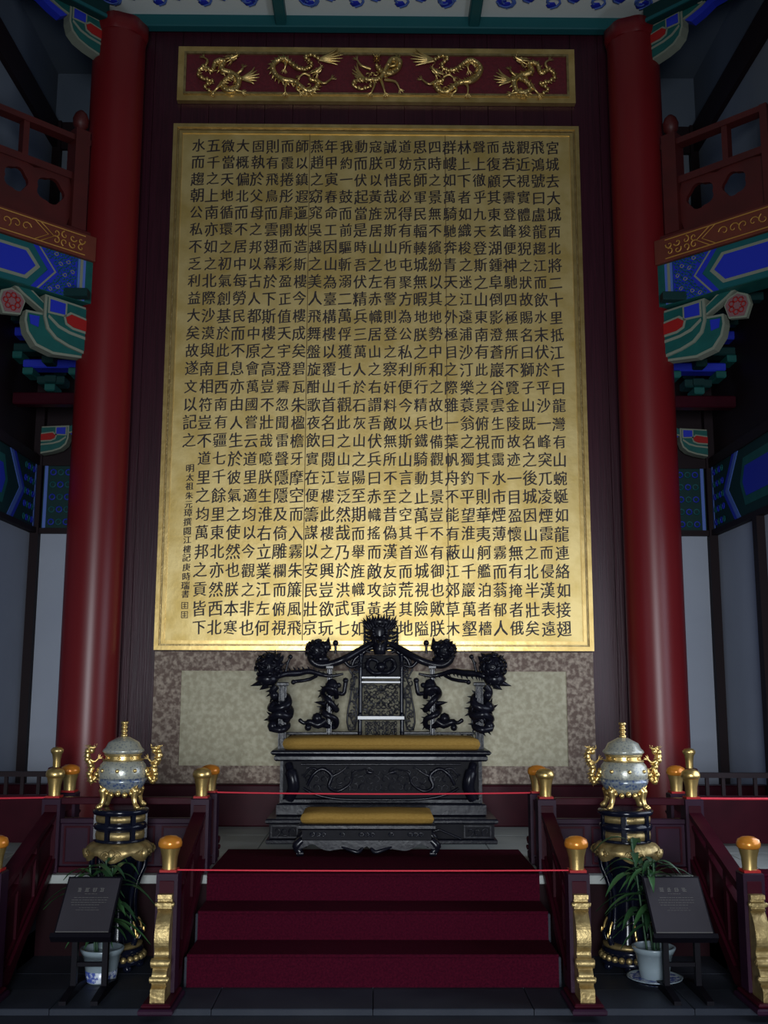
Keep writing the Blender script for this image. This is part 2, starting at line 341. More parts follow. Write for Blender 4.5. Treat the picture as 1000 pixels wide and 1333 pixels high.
# pillars
for s, nm, lab in ((-1, 'pillar', 'tall round red lacquered pillar left of the gold inscription'), (1, 'pillar', 'tall round red lacquered pillar right of the gold inscription')):
    p = thing(nm, (s*PX, PY, STZ), lab, 'pillar', 'round red pillars')
    MB().lathe([(PR*1.0, .06), (PR*1.0, 3), (PR*.97, 6.6), (PR*.97, CZ-STZ-.12)], (s*PX, PY, STZ), 40).build('shaft', 'pillar_red', p)
    MB().lathe([(PR*1.3, 0), (PR*1.34, .03), (PR*1.2, .06)], (s*PX, PY, STZ), 32).build('base', 'stone_pale', p)
    MB().lathe([(PR*.99, CZ-STZ-.26), (PR*1.05, CZ-STZ-.22), (PR*1.05, CZ-STZ-.12), (PR*.9, CZ-STZ-.115)], (s*PX, PY, STZ), 40, lobes=8, amp=.03).build('collar', 'pillar_red', p)
# ------------------------------------------------------------------ octagon beams with painted faces, corbels, upper railing
Q = sqrt(.5)
def frame45(s):
    return Vector((s*Q, -Q, 0)), Vector((-s*Q, -Q, 0))        # along the beam away from the pillar, face normal
def corbel(root_name, O, U, N, H, label, grp, top=False):
    """carved and painted bracket: O = inner top corner, U outward, H height, N out of the face"""
    O, U, N = Vector(O), Vector(U), Vector(N); V = Vector((0, 0, 1)); k = H/170.
    t = thing(root_name, O, label, 'bracket', grp)
    def P(pl): return [(a*k, -b*k) for a, b in pl]
    def pr(pl, d0, d1, nm, m): MB().prism(P(pl), O, U, V, N, d0, d1).build(nm, m, t)
    if not top: pr([(0, 25), (60, 50), (225, 60), (228, 95), (218, 135), (185, 175), (120, 190), (0, 178)], -.06, .030, 'rear_leaf_edge', 'paint_white')
    if not top: pr([(0, 30), (60, 56), (218, 68), (220, 95), (210, 130), (180, 166), (120, 181), (0, 170)], -.055, .034, 'rear_leaf', 'paint_green')
    if not top: pr([(178, 72), (214, 75), (208, 105), (180, 110)], .034, .040, 'blue_petal', 'paint_blue')
    pr([(0, 0), (165, -8), (165, 70), (152, 110), (120, 138), (70, 155), (0, 168)], -.05, .052, 'front_leaf_edge', 'paint_white')
    pr([(0, 8), (155, 0), (156, 68), (143, 104), (114, 130), (68, 146), (0, 158)], -.045, .058, 'front_leaf', 'paint_green')
    pr([(85, 2), (154, 0), (154, 56), (85, 54)], .058, .063, 'blue_square_edge', 'paint_white')
    pr([(92, 8), (147, 6), (147, 49), (92, 47)], .063, .068, 'blue_square', 'paint_blue')
    pr([(0, 42), (72, 32), (96, 52), (88, 80), (60, 92), (0, 96)], .058, .063, 'red_lozenge_edge', 'paint_white')
    pr([(0, 50), (68, 40), (88, 55), (82, 74), (58, 84), (0, 88)], .063, .069, 'red_lozenge', 'paint_red')
    pr([(0, 108), (70, 100), (110, 88), (150, 60), (152, 70), (114, 98), (72, 110), (0, 118)], .058, .063, 'white_line', 'paint_white')
    if not top:
        pr([(160, 20), (230, -30), (288, -58), (300, -48), (296, -30), (240, 10), (165, 50)], -.04, .030, 'tail_edge', 'paint_white')
        pr([(160, 26), (232, -22), (286, -50), (290, -36), (236, 3), (165, 44)], -.035, .036, 'tail', 'paint_green')
        pr([(225, 30), (240, 8), (275, -5), (310, 12), (318, 45), (300, 90), (240, 80)], -.03, .012, 'rosette_edge', 'paint_white')
        pr([(230, 32), (244, 14), (275, 2), (303, 17), (310, 45), (294, 82), (242, 74)], -.03, .016, 'rosette', 'paint_pink')
        m = MB()
        for a in range(7): c = O+(U*(272+22*cos(a*.9))*k)-V*(42+22*sin(a*.9))*k+N*.018; m.tube([c+(U*cos(x*pi/3)+V*sin(x*pi/3))*9*k for x in range(7)], 2.2*k, 4, False)
        m.build('rosette_petals', 'paint_red', t)
    else:
        pr([(150, 5), (215, -30), (300, -62), (372, -92), (380, -60), (350, -30), (290, -12), (250, 10), (200, 30), (160, 40)], -.05, .040, 'tail_edge', 'paint_white')
        pr([(165, -4), (230, -30), (300, -58), (365, -84), (370, -62), (345, -36), (286, -18), (246, 4), (200, 22), (165, 30)], -.045, .046, 'tail', 'paint_green')
        pr([(170, 40), (250, 15), (290, -8), (350, -25), (382, -58), (388, -20), (350, 15), (300, 20), (250, 45), (200, 62)], -.05, .03, 'blue_cloud', 'paint_blue')
        MB().tube([O+U*(250+14*cos(x*pi/5))*k+V*(12+14*sin(x*pi/5))*k+N*.05 for x in range(11)], 4*k, 5, False).build('cloud_ring', 'paint_white', t)
    return t
def beam(s, lab):
    U, N = frame45(s); V = Vector((0, 0, 1)); C = Vector((s*PX, PY, 0)); u0 = PR-.03; L = 1.20
    z0, z1, z2 = zat(401, 8.34), zat(348, 8.34), zat(317, 8.34)
    t = thing('painted_beam', C+Vector((0, 0, z0)), lab[0], 'beam', 'painted beams beside the pillars')
    MB().prism([(u0, z0), (L, z0), (L, z1), (u0, z1)], C, U, V, N, -.12, .10).build('beam_body', 'paint_green', t)
    H = z1-z0; k = H/152.; O = C+V*z0
    def pr(pl, d0, d1, nm, m): return MB().prism([(u0+a*k*1.33, b*k) for a, b in pl], O, U, V, N, d0, d1).build(nm, m, t)
    pr([(22, 2), (44, 2), (44, 150), (22, 150)], .10, .104, 'pale_strip', 'paint_pale_blue')
    pr([(30, 2), (38, 2), (38, 150), (30, 150)], .104, .107, 'white_line', 'paint_white')
    pr([(46, 2), (150, 2), (105, 76), (150, 150), (46, 150)], .10, .103, 'floral_ground', 'paint_blue')
    g = MB(); b2 = MB(); rr = random.Random(3)
    for i in range(8):
        for j in range(9):
            a, b = 54+i*13+(j % 2)*5, 11+j*16.5
            if a > 100+abs(b-76)*.55: continue
            c = O+U*(u0+a*k*1.33)+V*b*k+N*.105; d = 1 if (i+j) % 2 else -1
            (g if (i*3+j) % 5 else b2).tube([c+(U*cos(x*.8*d)+V*sin(x*.8*d))*8.5*k*(1-x/14) for x in range(9)], 1.9*k, 4)
    g.build('floral_scroll', 'paint_green', t); b2.build('floral_scroll', 'paint_white', t)
    for q, (a, m) in enumerate(((104, 'paint_white'), (110, 'paint_blue'), (138, 'paint_white'))):
        pr([(a, 76), (a+46, 150), (a+64, 150), (a+18, 76), (a+64, 2), (a+46, 2)], .103, .105+.001*q, 'chevron', m)
    far = (L-u0)/(k*1.33)+1
    pr([(130, 76), (172, 150), (far, 150), (far, 2), (172, 2)], .103, .108, 'field_edge', 'paint_teal')
    pr([(150, 76), (184, 130), (far, 130), (far, 22), (184, 22)], .108, .111, 'white_edge', 'paint_white')
    pr([(163, 76), (191, 119), (far, 119), (far, 33), (191, 33)], .111, .115, 'blue_field', 'paint_blue')
    # red-brown board above with gold scroll line work
    t2 = thing('carved_board', C+V*z1, lab[1], 'board', 'gold patterned boards above the painted beams')
    MB().prism([(u0, z1+.002), (L, z1+.002), (L, z2), (u0, z2)], C, U, V, N, -.13, .13).build('board_body', 'board_brown', t2)
    h = z2-z1; m = MB()
    for z in (z1+.03, z2-.02): m.tube([C+U*(u0+.10)+V*z+N*.131, C+U*L+V*z+N*.131], .006, 4)
    m.tube([C+U*(u0+.50)+V*(z1+.03)+N*.131, C+U*(u0+.38)+V*(z1+h/2)+N*.131, C+U*(u0+.50)+V*(z2-.02)+N*.131], .006, 4)
    m.tube([C+U*(u0+.55)+V*(z1+.03)+N*.131, C+U*(u0+.43)+V*(z1+h/2)+N*.131, C+U*(u0+.55)+V*(z2-.02)+N*.131], .005, 4)
    m.build('gold_border', 'gold_line', t2)
    m = MB(); scrolls(m, u0+.10, z1+.05, u0+.40, z2-.04, 0, .075, .007, False, 4, C+N*.133, U, V); m.build('gold_scroll', 'gold_line', t2); m = MB(); scrolls(m, u0+.58, z1+.05, L, z2-.04, 0, .085, .006, False, 6, C+N*.133, U, V)
    m.build('gold_scroll', 'gold_line', t2)
    # upper railing standing on it
    zr, zm = zat(190, 8.34), zat(238, 8.34)
    r = thing('gallery_railing', C+U*.4+V*z2, lab[2], 'railing', 'red railings of the upper gallery')
    def B(a, b, c_, d, nm, w0=-.04, w1=.04, mm='gallery_red'): return MB().prism([(a, b), (c_, b), (c_, d), (a, d)], C, U, V, N, w0, w1).build(nm, mm, r)
    B(u0, z2+.002, L, z2+.06, 'bottom_rail', -.06, .06); B(u0+.05, zr-.05, L, zr, 'top_rail', -.05, .05); B(u0+.05, zm-.06, L, zm, 'middle_rail')
    pc = C+U*(u0+.13)
    MB().prism([(u0+.07, z2+.06), (u0+.20, z2+.06), (u0+.20, zr+.06), (u0+.07, zr+.06)], C, U, V, N, -.07, .07).build('post', 'gallery_red', r)
    MB().lathe([(.05, 0), (.035, .02), (.062, .06), (.068, .12), (.05, .17), (.02, .2), (.001, .21)], pc+V*(zr+.06), 16).build('finial', 'gallery_red', r)
    for a in (u0+.60,): B(a, zm, a+.05, zr-.05, 'baluster')
    for a in (L-.06,): B(a, z2+.06, L, zr, 'post', -.06, .06)
    # lower panel pierced by two cloud-shaped openings
    za, zb = z2+.06, zm-.06; n_ = 14; ops = [(u0+.38, .12, .11), (u0+.68, .10, .10)]
    m = MB(); cells = [(u0+.2, (ops[0][0]+ops[1][0])/2, ops[0]), ((ops[0][0]+ops[1][0])/2, L-.06, ops[1])]
    for xa, xb, (oc, ow, oh) in cells:
        zc = za+(zb-za)*.62; ring = []; outr = []
        for i in range(24):
            a = 2*pi*i/24; f = .90+.17*abs(sin(2.5*a)); ring.append((oc+ow*f*cos(a), zc+oh*f*sin(a)))
            dx, dz = cos(a), sin(a); ts = [((xb-oc)/dx if dx > 1e-6 else (xa-oc)/dx if dx < -1e-6 else 9), ((zb-zc)/dz if dz > 1e-6 else (za-zc)/dz if dz < -1e-6 else 9)]
            tt = min(ts); outr.append((oc+dx*tt, zc+dz*tt))
        for wv, flip in ((.02, False), (-.02, True)):
            vs = [C+U*a+V*b+N*wv for a, b in ring+outr]
            m.add(vs, [(i, (i+1) % 24, 24+(i+1) % 24, 24+i)[::(-1 if flip else 1)] for i in range(24)])
        vs = [C+U*a+V*b+N*w2 for w2 in (.02, -.02) for a, b in ring]; m.add(vs, [(i, (i+1) % 24, 24+(i+1) % 24, 24+i) for i in range(24)])
    m.build('pierced_panel', 'gallery_red', r)
    # top ring beam and corbels
    zt = zat(34, 8.34)
    t3 = thing('ring_beam', C+V*zt, lab[3], 'beam', 'teal ring beams under the ceiling')
    MB().prism([(u0-.02, zt+.002), (1.2, zt+.002), (1.2, CZ-.035), (u0-.02, CZ-.035)], C, U, V, N, -.12, .12).build('beam_body', 'paint_dark_green', t3)
    MB().prism([(u0-.02, zt+.01), (1.2, zt+.01), (1.2, zt+.04), (u0-.02, zt+.04)], C, U, V, N, .12, .13).build('beam_edge', 'paint_teal', t3)
    corbel('painted_corbel', C+U*(u0-.01)+V*(zt), U, N, zt-zat(79, 8.34), lab[4], 'painted corbels under the ceiling', True)
    corbel('painted_corbel', C+U*(u0-.01)+V*(zat(405, 8.34)), U, N, zat(405, 8.34)-zat(466, 8.34), lab[5], 'painted corbels under the painted beams')
beam(-1, ('painted beam with long blue field left of the left pillar', 'red-brown board with gold scrolls above the left painted beam',
          'dark red upper gallery railing left of the left pillar', 'dark teal ring beam above the left pillar at the ceiling',
          'small green, blue and red corbel near the ceiling beside the left pillar', 'green corbel with red lozenge under the left painted beam'))
beam(1, ('painted beam with long blue field right of the right pillar', 'red-brown board with gold scrolls above the right painted beam',
         'dark red upper gallery railing right of the right pillar', 'dark teal ring beam above the right pillar at the ceiling',
         'small green, blue and red corbel near the ceiling beside the right pillar', 'green corbel with red lozenge under the right painted beam'))
# lower corbels at the gallery corner and bracket sets in the dark gallery
for s, side in ((-1, 'left'), (1, 'right')):
    zc = zat(560, GY-.1)
    corbel('painted_corbel', (s*(HALF-.1), GY-.13, zc), (-s, 0, 0), (0, -1, 0), .26, f'smaller dim painted corbel above the far gallery corner, {side} side', 'corbels in the gallery corners', True)
    zz = zat(420, 8.9); d = thing('bracket_set', (s*2.85, 8.9, zc), f'dim green and blue stepped bracket set under the {side} gallery floor', 'bracket', 'bracket sets in the gallery')
    for k in range(4):
        wd = .12+.13*k; z = zc+.17+(zz-.08-zc-.17)*k/4; hh = (zz-.08-zc-.17)/4
        MB().box((s*2.85-wd, 8.82, z+hh*.45), (s*2.85+wd, 8.98, z+hh*.98), .012).build('bracket_arm', ('paint_dark_green', 'paint_blue')[k % 2], d)
        for e in ((-1, 1) if k else (0,)): MB().box((s*2.85+e*wd*.8-.045, 8.80, z), (s*2.85+e*wd*.8+.045, 9.0, z+hh*.45), .01).build('bearing_block', 'paint_green', d)
        MB().box((s*2.85-.05, 8.9-.1-.1*k, z+hh*.5), (s*2.85+.05, 8.9+.1+.1*k, z+hh*.99), .01).build('bracket_arm', 'paint_dark_green', d)
    bx0, bx1 = (s*2.45, s*(HALF-.02)); MB().box((bx0, 8.84, zc+.06), (bx1, 8.96, zc+.168), .01).build('tie_beam', 'dark_red', d)
# ------------------------------------------------------------------ wall pieces: inscription, frieze, brocade
def frame_ring(mb, x0, z0, x1, z1, wd, y0, y1):
    """four mitred mouldings round a rectangle (outer size given)"""
    for pl in ([(x0, z0), (x1, z0), (x1-wd, z0+wd), (x0+wd, z0+wd)], [(x1, z0), (x1, z1), (x1-wd, z1-wd), (x1-wd, z0+wd)],
               [(x1, z1), (x0, z1), (x0+wd, z1-wd), (x1-wd, z1-wd)], [(x0, z1), (x0, z0), (x0+wd, z0+wd), (x0+wd, z1-wd)]):
        mb.prism(pl, (0, 0, 0), (1, 0, 0), (0, 0, 1), (0, -1, 0), -y0, -y1)
    return mb
ID = 8.62
bz, tz = zat(847, ID), zat(165, ID); hw = at(748+2, 165, ID).x
hw = (at(775, 847, ID).x-at(204, 847, ID).x)/2*.5+(at(748, 165, ID).x-at(222, 165, ID).x)/2*.5
ip = thing('inscription_panel', (0, WALLY-.005, bz), 'huge gold panel covered in columns of black Chinese calligraphy on the back wall', 'panel')
third = [-hw+.03, -.595, .615, hw-.03]
for i in range(3):
    MB().box((third[i]+.002, ID, bz+.03), (third[i+1]-.002, WALLY-.006, tz-.03), .003).build('gold_board', 'gold_foil', ip)
    if i: MB().box((third[i]-.0035, ID-.001, bz+.03), (third[i]+.0035, ID+.02, tz-.03)).build('board_joint', 'seam', ip)
m = MB(); frame_ring(m, -hw, bz, hw, tz, .035, ID-.035, WALLY-.006); m.build('frame', 'gold', ip)
m = MB(); frame_ring(m, -hw+.036, bz+.036, hw-.036, tz-.036, .012, ID-.018, ID-.0005); m.build('inner_frame', 'old_gold', ip)
m = MB(); frame_ring(m, -hw+.052, bz+.052, hw-.052, tz-.052, .028, ID-.012, ID-.0005); m.build('inner_frame', 'gold', ip)
COLS = '''宮城去大城西北將二十里抵江干曰龍灣有山蜿蜒如龍連絡如接翅
飛鴻號曰盧龍趨江而飲水末伏於平沙一峰突兀凌煙霞而侵漢表遠
觀近視實體狻猊之狀故賜名曰獅子山既名之後城因山之北半壯矣
哉若天霽登峰便神馳四極無所不覽金陵故迹一目盈懷無有掩者俄
而復顧其東玄湖鍾阜倒影澄蒼巖谷雲生而靄水市煙薄霧而蓊郁人
聲上徹乎九天登斯之山東南有此之景俯視其下則華夷舸艦泊者檣
林上下者如織梭之迷江遠浦沙汀樂蓑翁之獨釣平望淮山千巖萬壑
群嶁如萬騎馳奔青天之外極目之際雖一葉帆舟不能有蔽江郊草木
四時之景無不繽紛以其地勢中和之故也備觀其景豈不有御也歟朕
思京師軍民輻輳城無暇地朕之所行精兵鐵騎動止萬千巡城視險隘
道妨民必得有所屯聚方為公私利便今以斯山言之空其首而荒其地
誠可惜哉況斯山也有警則登之察奸料敵無所不至昔偽漢友諒者來
寇朕以黃旌居山之左赤幟居山之右謂吾伏兵曰赤幟搖而敵攻黃旌
動而伏起當是時吾伏精兵三萬人於石灰山之陽至期而舉旌幟軍如
我約一鼓而前驅斬溺二萬俘獲七千觀此之山豈泛然哉乃於洪武七
年甲寅春命工因山為臺構樓以覆山首名曰閱江樓此樓之興豈欲玩
燕趙之窈窕吳越之美人飛舞盤旋酣歌夜飲實在便籌謀以安民壯京
師以鎮遐邇故造斯樓今樓成矣碧瓦朱楹檐牙摩空而入霧朱簾風飛
而霞捲彤扉開而彩盈正值天宇澄霽忽聞雷聲隱隱及倚雕欄而俯視
則有飛鳥而雲翅幕於下斯樓之高豈不壯哉噫朕生淮右立業江左何
固執於父母之邦以古人都中原會萬國嘗云道里適均以今觀之非也
大概偏北而不居中每勞民而不息亦由人生於彼氣之使然也朕本寒
微當天地循環之初氣創基於此且西南有疆七千餘里東北亦然西北
五千之上南亦如之北際沙漠與南相符豈不道里之均萬邦之貢皆下
水而趨朝公私不乏利益大矣故遂文以記之'''.split('\n')
SMALL = '明太祖朱元璋撰閱江樓記庚時瑞書'
_cu = bpy.data.curves.new('glyph_source', 'FONT'); _go = bpy.data.objects.new('glyph_source', _cu); COL.objects.link(_go)
_cu.resolution_u = 2; _cu.offset = 0
GL = {}
def glyph(ch):
    if ch not in GL:
        _cu.body = ch; dg = bpy.context.evaluated_depsgraph_get(); dg.update()
        me = bpy.data.meshes.new_from_object(_go.evaluated_get(dg))
        v = [(p.co.x-.5, p.co.y-.38) for p in me.vertices]; f = [tuple(p.vertices) for p in me.polygons]
        if f:
            fl_ = sum((v[p[0]][0]*(v[p[1]][1]-v[p[-1]][1])) for p in f if len(p) > 2)
        bpy.data.meshes.remove(me); GL[ch] = (v, f)
    return GL[ch]
rg = random.Random(11)
def put(mb, ch, x, z, Y, sx, sz, slant=.09, jit=1):
    v, f = glyph(ch); t = rg.uniform(-.035, .035)*jit; k = 1+rg.uniform(-.07, .07)*jit
    dx, dz = rg.uniform(-.004, .004)*jit, rg.uniform(-.004, .004)*jit
    vs = []
    for a, b in v:
        b2 = b+slant*a-.05*a*a; a2 = a+.03*b*b
        vs.append((x+dx+(a2*cos(t)-b2*sin(t))*sx*k, Y, z+dz+(a2*sin(t)+b2*cos(t))*sz*k))
    # front face looks towards -Y
    a_, b_, c_ = [Vector(vs[i]) for i in f[0][:3]]
    fs = f if (b_-a_).cross(c_-a_).y < 0 else [q[::-1] for q in f]
    mb.add([(p[0]+.0045, p[1]-.0004, p[2]+.001) for p in vs], fs)
    return mb.add(vs, fs)
zt_, zb_ = zat(191, ID), zat(817.5, ID); rp = (zt_-zb_)/27; x_1 = 1.545*ID/8.5; cp = .1297*ID/8.5
for i, c in enumerate(COLS):
    m = MB()
    for j, ch in enumerate(c): put(m, ch, x_1-cp*i+.004, zt_-rp*j, ID-.0012, .121, .134)
    m.build('inscription_column', 'ink', ip)['kind'] = 'stuff'
m = MB(); zs0, zs1 = zat(611, ID), zat(783, ID); xs_ = at(242, 700, ID).x+.01
for j, ch in enumerate(SMALL): put(m, ch, xs_, zs0-(zs0-zs1)*j/(len(SMALL)-.3), ID-.0012, .07, .072)
m.build('signature_column', 'ink', ip)
for py in (789, 801):
    z = zat(py, ID); m = MB(); frame_ring(m, xs_-.028, z-.028, xs_+.028, z+.028, .006, ID-.0022, ID-.0004)
    for q in (-.010, .008): m.box((xs_-.018, ID-.0022, z+q-.003), (xs_+.018, ID-.0004, z+q+.003))
    m.box((xs_-.003, ID-.0022, z-.02), (xs_+.003, ID-.0004, z+.02)); m.build('seal_mark', 'ink', ip)
bpy.data.objects.remove(_go)
# frieze with five dragons
FZ0, FZ1 = zat(131, ID), zat(61, ID); FW = 1.775*ID/8.5
fr = thing('dragon_frieze', (0, WALLY-.005, FZ0), 'long gold-framed red frieze with five gilded dragons above the inscription', 'frieze')
MB().box((-FW+.02, ID+.02, FZ0+.02), (FW-.02, WALLY-.006, FZ1-.02)).build('red_field', 'frieze_red', fr)
m = MB(); frame_ring(m, -FW, FZ0, FW, FZ1, .055, ID+.015, WALLY-.006); m.build('frame', 'gold', fr)
m = MB(); frame_ring(m, -FW+.057, FZ0+.057, FW-.057, FZ1-.057, .02, ID-.0, ID+.03); m.build('inner_frame', 'old_gold', fr)
KX = FW*2/(517*3.7037); KZ = (FZ1-FZ0)/(68*3.7037)
def relief(bod, legs, head, hd, plume, x_off, mir, r=.029, frontal=False):
    def W(a, b, y=0): X_ = -FW+(a-25)*KX; X_ = (-X_ if mir else X_)+x_off; return Vector((X_, ID-.002+y, FZ1-(b-45)*KZ))
    m = MB(); sg = -1 if mir else 1
    p = dragon_body(m, [W(a, b, -.012*((k+1) % 2)) for k, (a, b) in enumerate(bod)], r, 5, .35, 7)
    for i in range(0, len(p), 3): m.ball(p[i]+Vector((0, -.012, 0)), r*.7, 6)
    for L in legs: claw_leg(m, W(*L[0]), W(*L[1], -.02), W(*L[2], -.01), .017)
    dragon_head(m, W(*head, -.035), (hd[0]*sg, -.35, hd[1]), (0, 0, 1), .068, spikes=8)
    (a, b), (c, d) = plume
    for k in range(6): m.tube(spl([W(a, b), W((a+c)/2, (b+d)/2+(k-2.5)*9), W(c-(abs(k-2.5))*12*(1 if c > a else -1), d+(k-2.5)*16)], 3), [.014, .014, .013, .012, .010, .007, .003], 5)
    for k in range(3): a = rg.uniform(0, 6); c = W(head[0]-45+k*22, head[1]+60+rg.uniform(-12, 12)); m.tube([c+Vector((cos(a+x)*.03*(1-x/6), 0, sin(a+x)*.03*(1-x/6))) for x in range(6)], .008, 5)
    m.build('dragon_relief', 'gold', fr)
D1 = dict(bod=[(330, 205), (300, 190), (265, 205), (240, 235), (270, 258), (310, 245), (320, 205), (285, 175), (235, 160), (250, 120), (210, 125), (190, 165), (150, 150), (125, 180), (150, 205), (195, 215), (160, 240), (185, 262)],
          legs=[((150, 155), (170, 125), (150, 105)), ((240, 215), (225, 245), (205, 262)), ((310, 180), (335, 165), (340, 150)), ((290, 240), (305, 258), (335, 262))], head=(290, 118), hd=(.8, .25), plume=((330, 200), (425, 185)))
D2 = dict(bod=[(665, 205), (700, 215), (690, 245), (655, 256), (620, 240), (585, 212), (535, 208), (500, 185), (482, 150), (500, 118), (535, 108), (570, 128), (600, 152), (640, 155), (670, 140), (655, 115), (640, 100), (670, 88), (700, 108)],
          legs=[((560, 212), (545, 235), (545, 262)), ((610, 230), (600, 250), (615, 262)), ((690, 200), (730, 225), (765, 200)), ((660, 185), (635, 180), (615, 190)), ((530, 115), (545, 135), (540, 155))], head=(700, 175), hd=(.6, .5), plume=((700, 108), (825, 92)))
relief(x_off=0, mir=False, **D1); relief(x_off=0, mir=True, **D1); relief(x_off=0, mir=False, **D2); relief(x_off=0, mir=True, **D2)
c0 = 25+FW/KX                                                # middle dragon, seen from the front
relief([(c0, 140), (c0+25, 165), (c0+60, 175), (c0+100, 150), (c0+110, 115), (c0+75, 105), (c0+55, 135), (c0+20, 190), (c0-30, 205), (c0-80, 200), (c0-115, 225), (c0-75, 245), (c0-30, 235)],
       [((c0-30, 150), (c0-75, 140), (c0-95, 110)), ((c0+40, 200), (c0+90, 215), (c0+110, 245)), ((c0-20, 200), (c0-10, 230), (c0-25, 262)), ((c0+20, 200), (c0+30, 235), (c0+40, 262)), ((c0+50, 140), (c0+90, 135), (c0+100, 100))],
       (c0, 112), (0, -.1), ((c0-50, 205), (c0-125, 160)), 0, False)
# brocade wall panel behind the throne
b0, b1 = zat(1020.5, ID), zat(848, ID)-.004
bp_ = thing('brocade_panel', (0, WALLY-.005, b0), 'pale mottled brocade panel with a brown border behind the throne', 'panel')
fx, f0, f1 = 1.566*ID/8.5, zat(998, ID), zat(873, ID)
m = MB()
for a, b in (((-hw, b0), (-fx, b1)), ((fx, b0), (hw, b1)), ((-fx, b0), (fx, f0)), ((-fx, f1), (fx, b1))): m.box((a[0], ID+.02, a[1]), (b[0], WALLY-.006, b[1]))
m.build('border', 'brocade_border', bp_)
MB().box((-fx, ID+.026, f0), (fx, WALLY-.006, f1)).build('field', 'brocade_field', bp_)
m = MB(); frame_ring(m, -fx-.008, f0-.008, fx+.008, f1+.008, .012, ID+.014, ID+.03); m.build('border_line', 'brocade_border', bp_)
# ------------------------------------------------------------------ carpet on the stairs
def carpet(x0, x1, yb, label):
    h = STZ/3; pr = [(5.835, 0.0), (5.835, h+.012), (6.155, h+.012), (6.155, 2*h+.012), (STY-.035, 2*h+.012), (STY-.035, STZ+.012), (yb, STZ+.012)]
    low = [(5.85, 0.0), (5.85, h), (6.17, h), (6.17, 2*h), (STY-.02, 2*h), (STY-.02, STZ+.001), (yb, STZ+.001)]
    t = MB(); k = len(pr); vs = [(x, y, z) for x in (x0, x1) for y, z in pr+low[::-1]]; n_ = 2*k
    t.add(vs, [tuple(range(n_)), tuple(range(n_, 2*n_))[::-1]]+[(i, n_+i, n_+(i+1) % n_, (i+1) % n_) for i in range(n_)])
    # rounded nosing rolls
    for y, z in ((5.842, h+.003), (6.162, 2*h+.003), (STY-.028, STZ+.003)): t.tube([(x0, y, z), (x1, y, z)], .011, 8)
    o = t.build('stair_carpet', 'carpet'); return tag(o, label, 'carpet', 'red stair carpets')
carpet(-.99, .99, 7.36, 'dark red carpet covering the middle stairs up to the throne')
carpet(-HALF+.02, -2.03, 6.62, 'dark red carpet on the side stairs at the far left edge')
carpet(2.03, HALF-.02, 6.62, 'dark red carpet on the side stairs at the far right edge')
# ------------------------------------------------------------------ stair railings
FZC = zat(1131, 5.60); RZC = zat(1037, 6.52)                  # bottoms of the gold caps
def cap(par, x, y, z, dark=True):
    k = 1.0 if dark else .93
    c = MB().lathe([(.036*k, 0), (.037*k, .02), (.040*k, .06), (.052*k, .105)], (x, y, z), 24, lobes=12, amp=.03).build('post_cap', 'gold', par)
    MB().lathe([(.050*k, .1055), (.060*k, .112), (.062*k, .130), (.055*k, .150), (.030*k, .163), (.001, .167)], (x, y, z), 24).build('cap_top', 'gold_amber' if dark else 'gold', c)
def scroll_bracket(par, x, y, z0, z1, d, wd, mt, name='scroll_bracket'):
    """carved S-scroll buttress in the plane x = const, leaning on the post at y and running out to y + d"""
    m = MB(); H = z1-z0; P = lambda a, b: (y+d*a, z0+H*b)
    cur = spl([(.20, .83, 0), (.34, .79, 0), (.50, .72, 0), (.60, .62, 0), (.60, .52, 0), (.50, .45, 0), (.55, .405, 0), (.72, .38, 0), (.74, .33, 0), (.68, .30, 0), (.80, .25, 0), (.84, .18, 0), (.80, .14, 0)], 4)
    body = [(0, 1), (.30, 1), (.32, .96), (.22, .95), (.22, .93), (.36, .92), (.36, .885), (.25, .88), (.25, .86), (.32, .85)]+[(p.x, p.y) for p in cur]+[(.96, .125), (1, .10), (1, .0), (0, 0)]
    m.prism([P(a, b) for a, b in body], (x, 0, 0), (0, 1, 0), (0, 0, 1), (1, 0, 0), -wd/2, wd/2); m.build(name, mt, par)
    sg = 1 if d > 0 else -1
    for a, b, r in ((.72, .35, .024), (.84, .20, .016), (.30, .90, .012)):
        q = MB(); yy, zz = P(a, b); q.tube([(x-wd*.62, yy-r*.5*sg, zz), (x+wd*.62, yy-r*.5*sg, zz)], r, 12)
        for e in (-1, 1): q.tube([(x+e*wd*.63, yy-r*.5*sg+r*.8*(1-k/10)*cos(k*.8), zz+r*.8*(1-k/10)*sin(k*.8)) for k in range(9)], .004, 4)
        q.build('scroll_roll', mt, par)
YF, YR, YR2 = 5.60, 6.56, 6.88
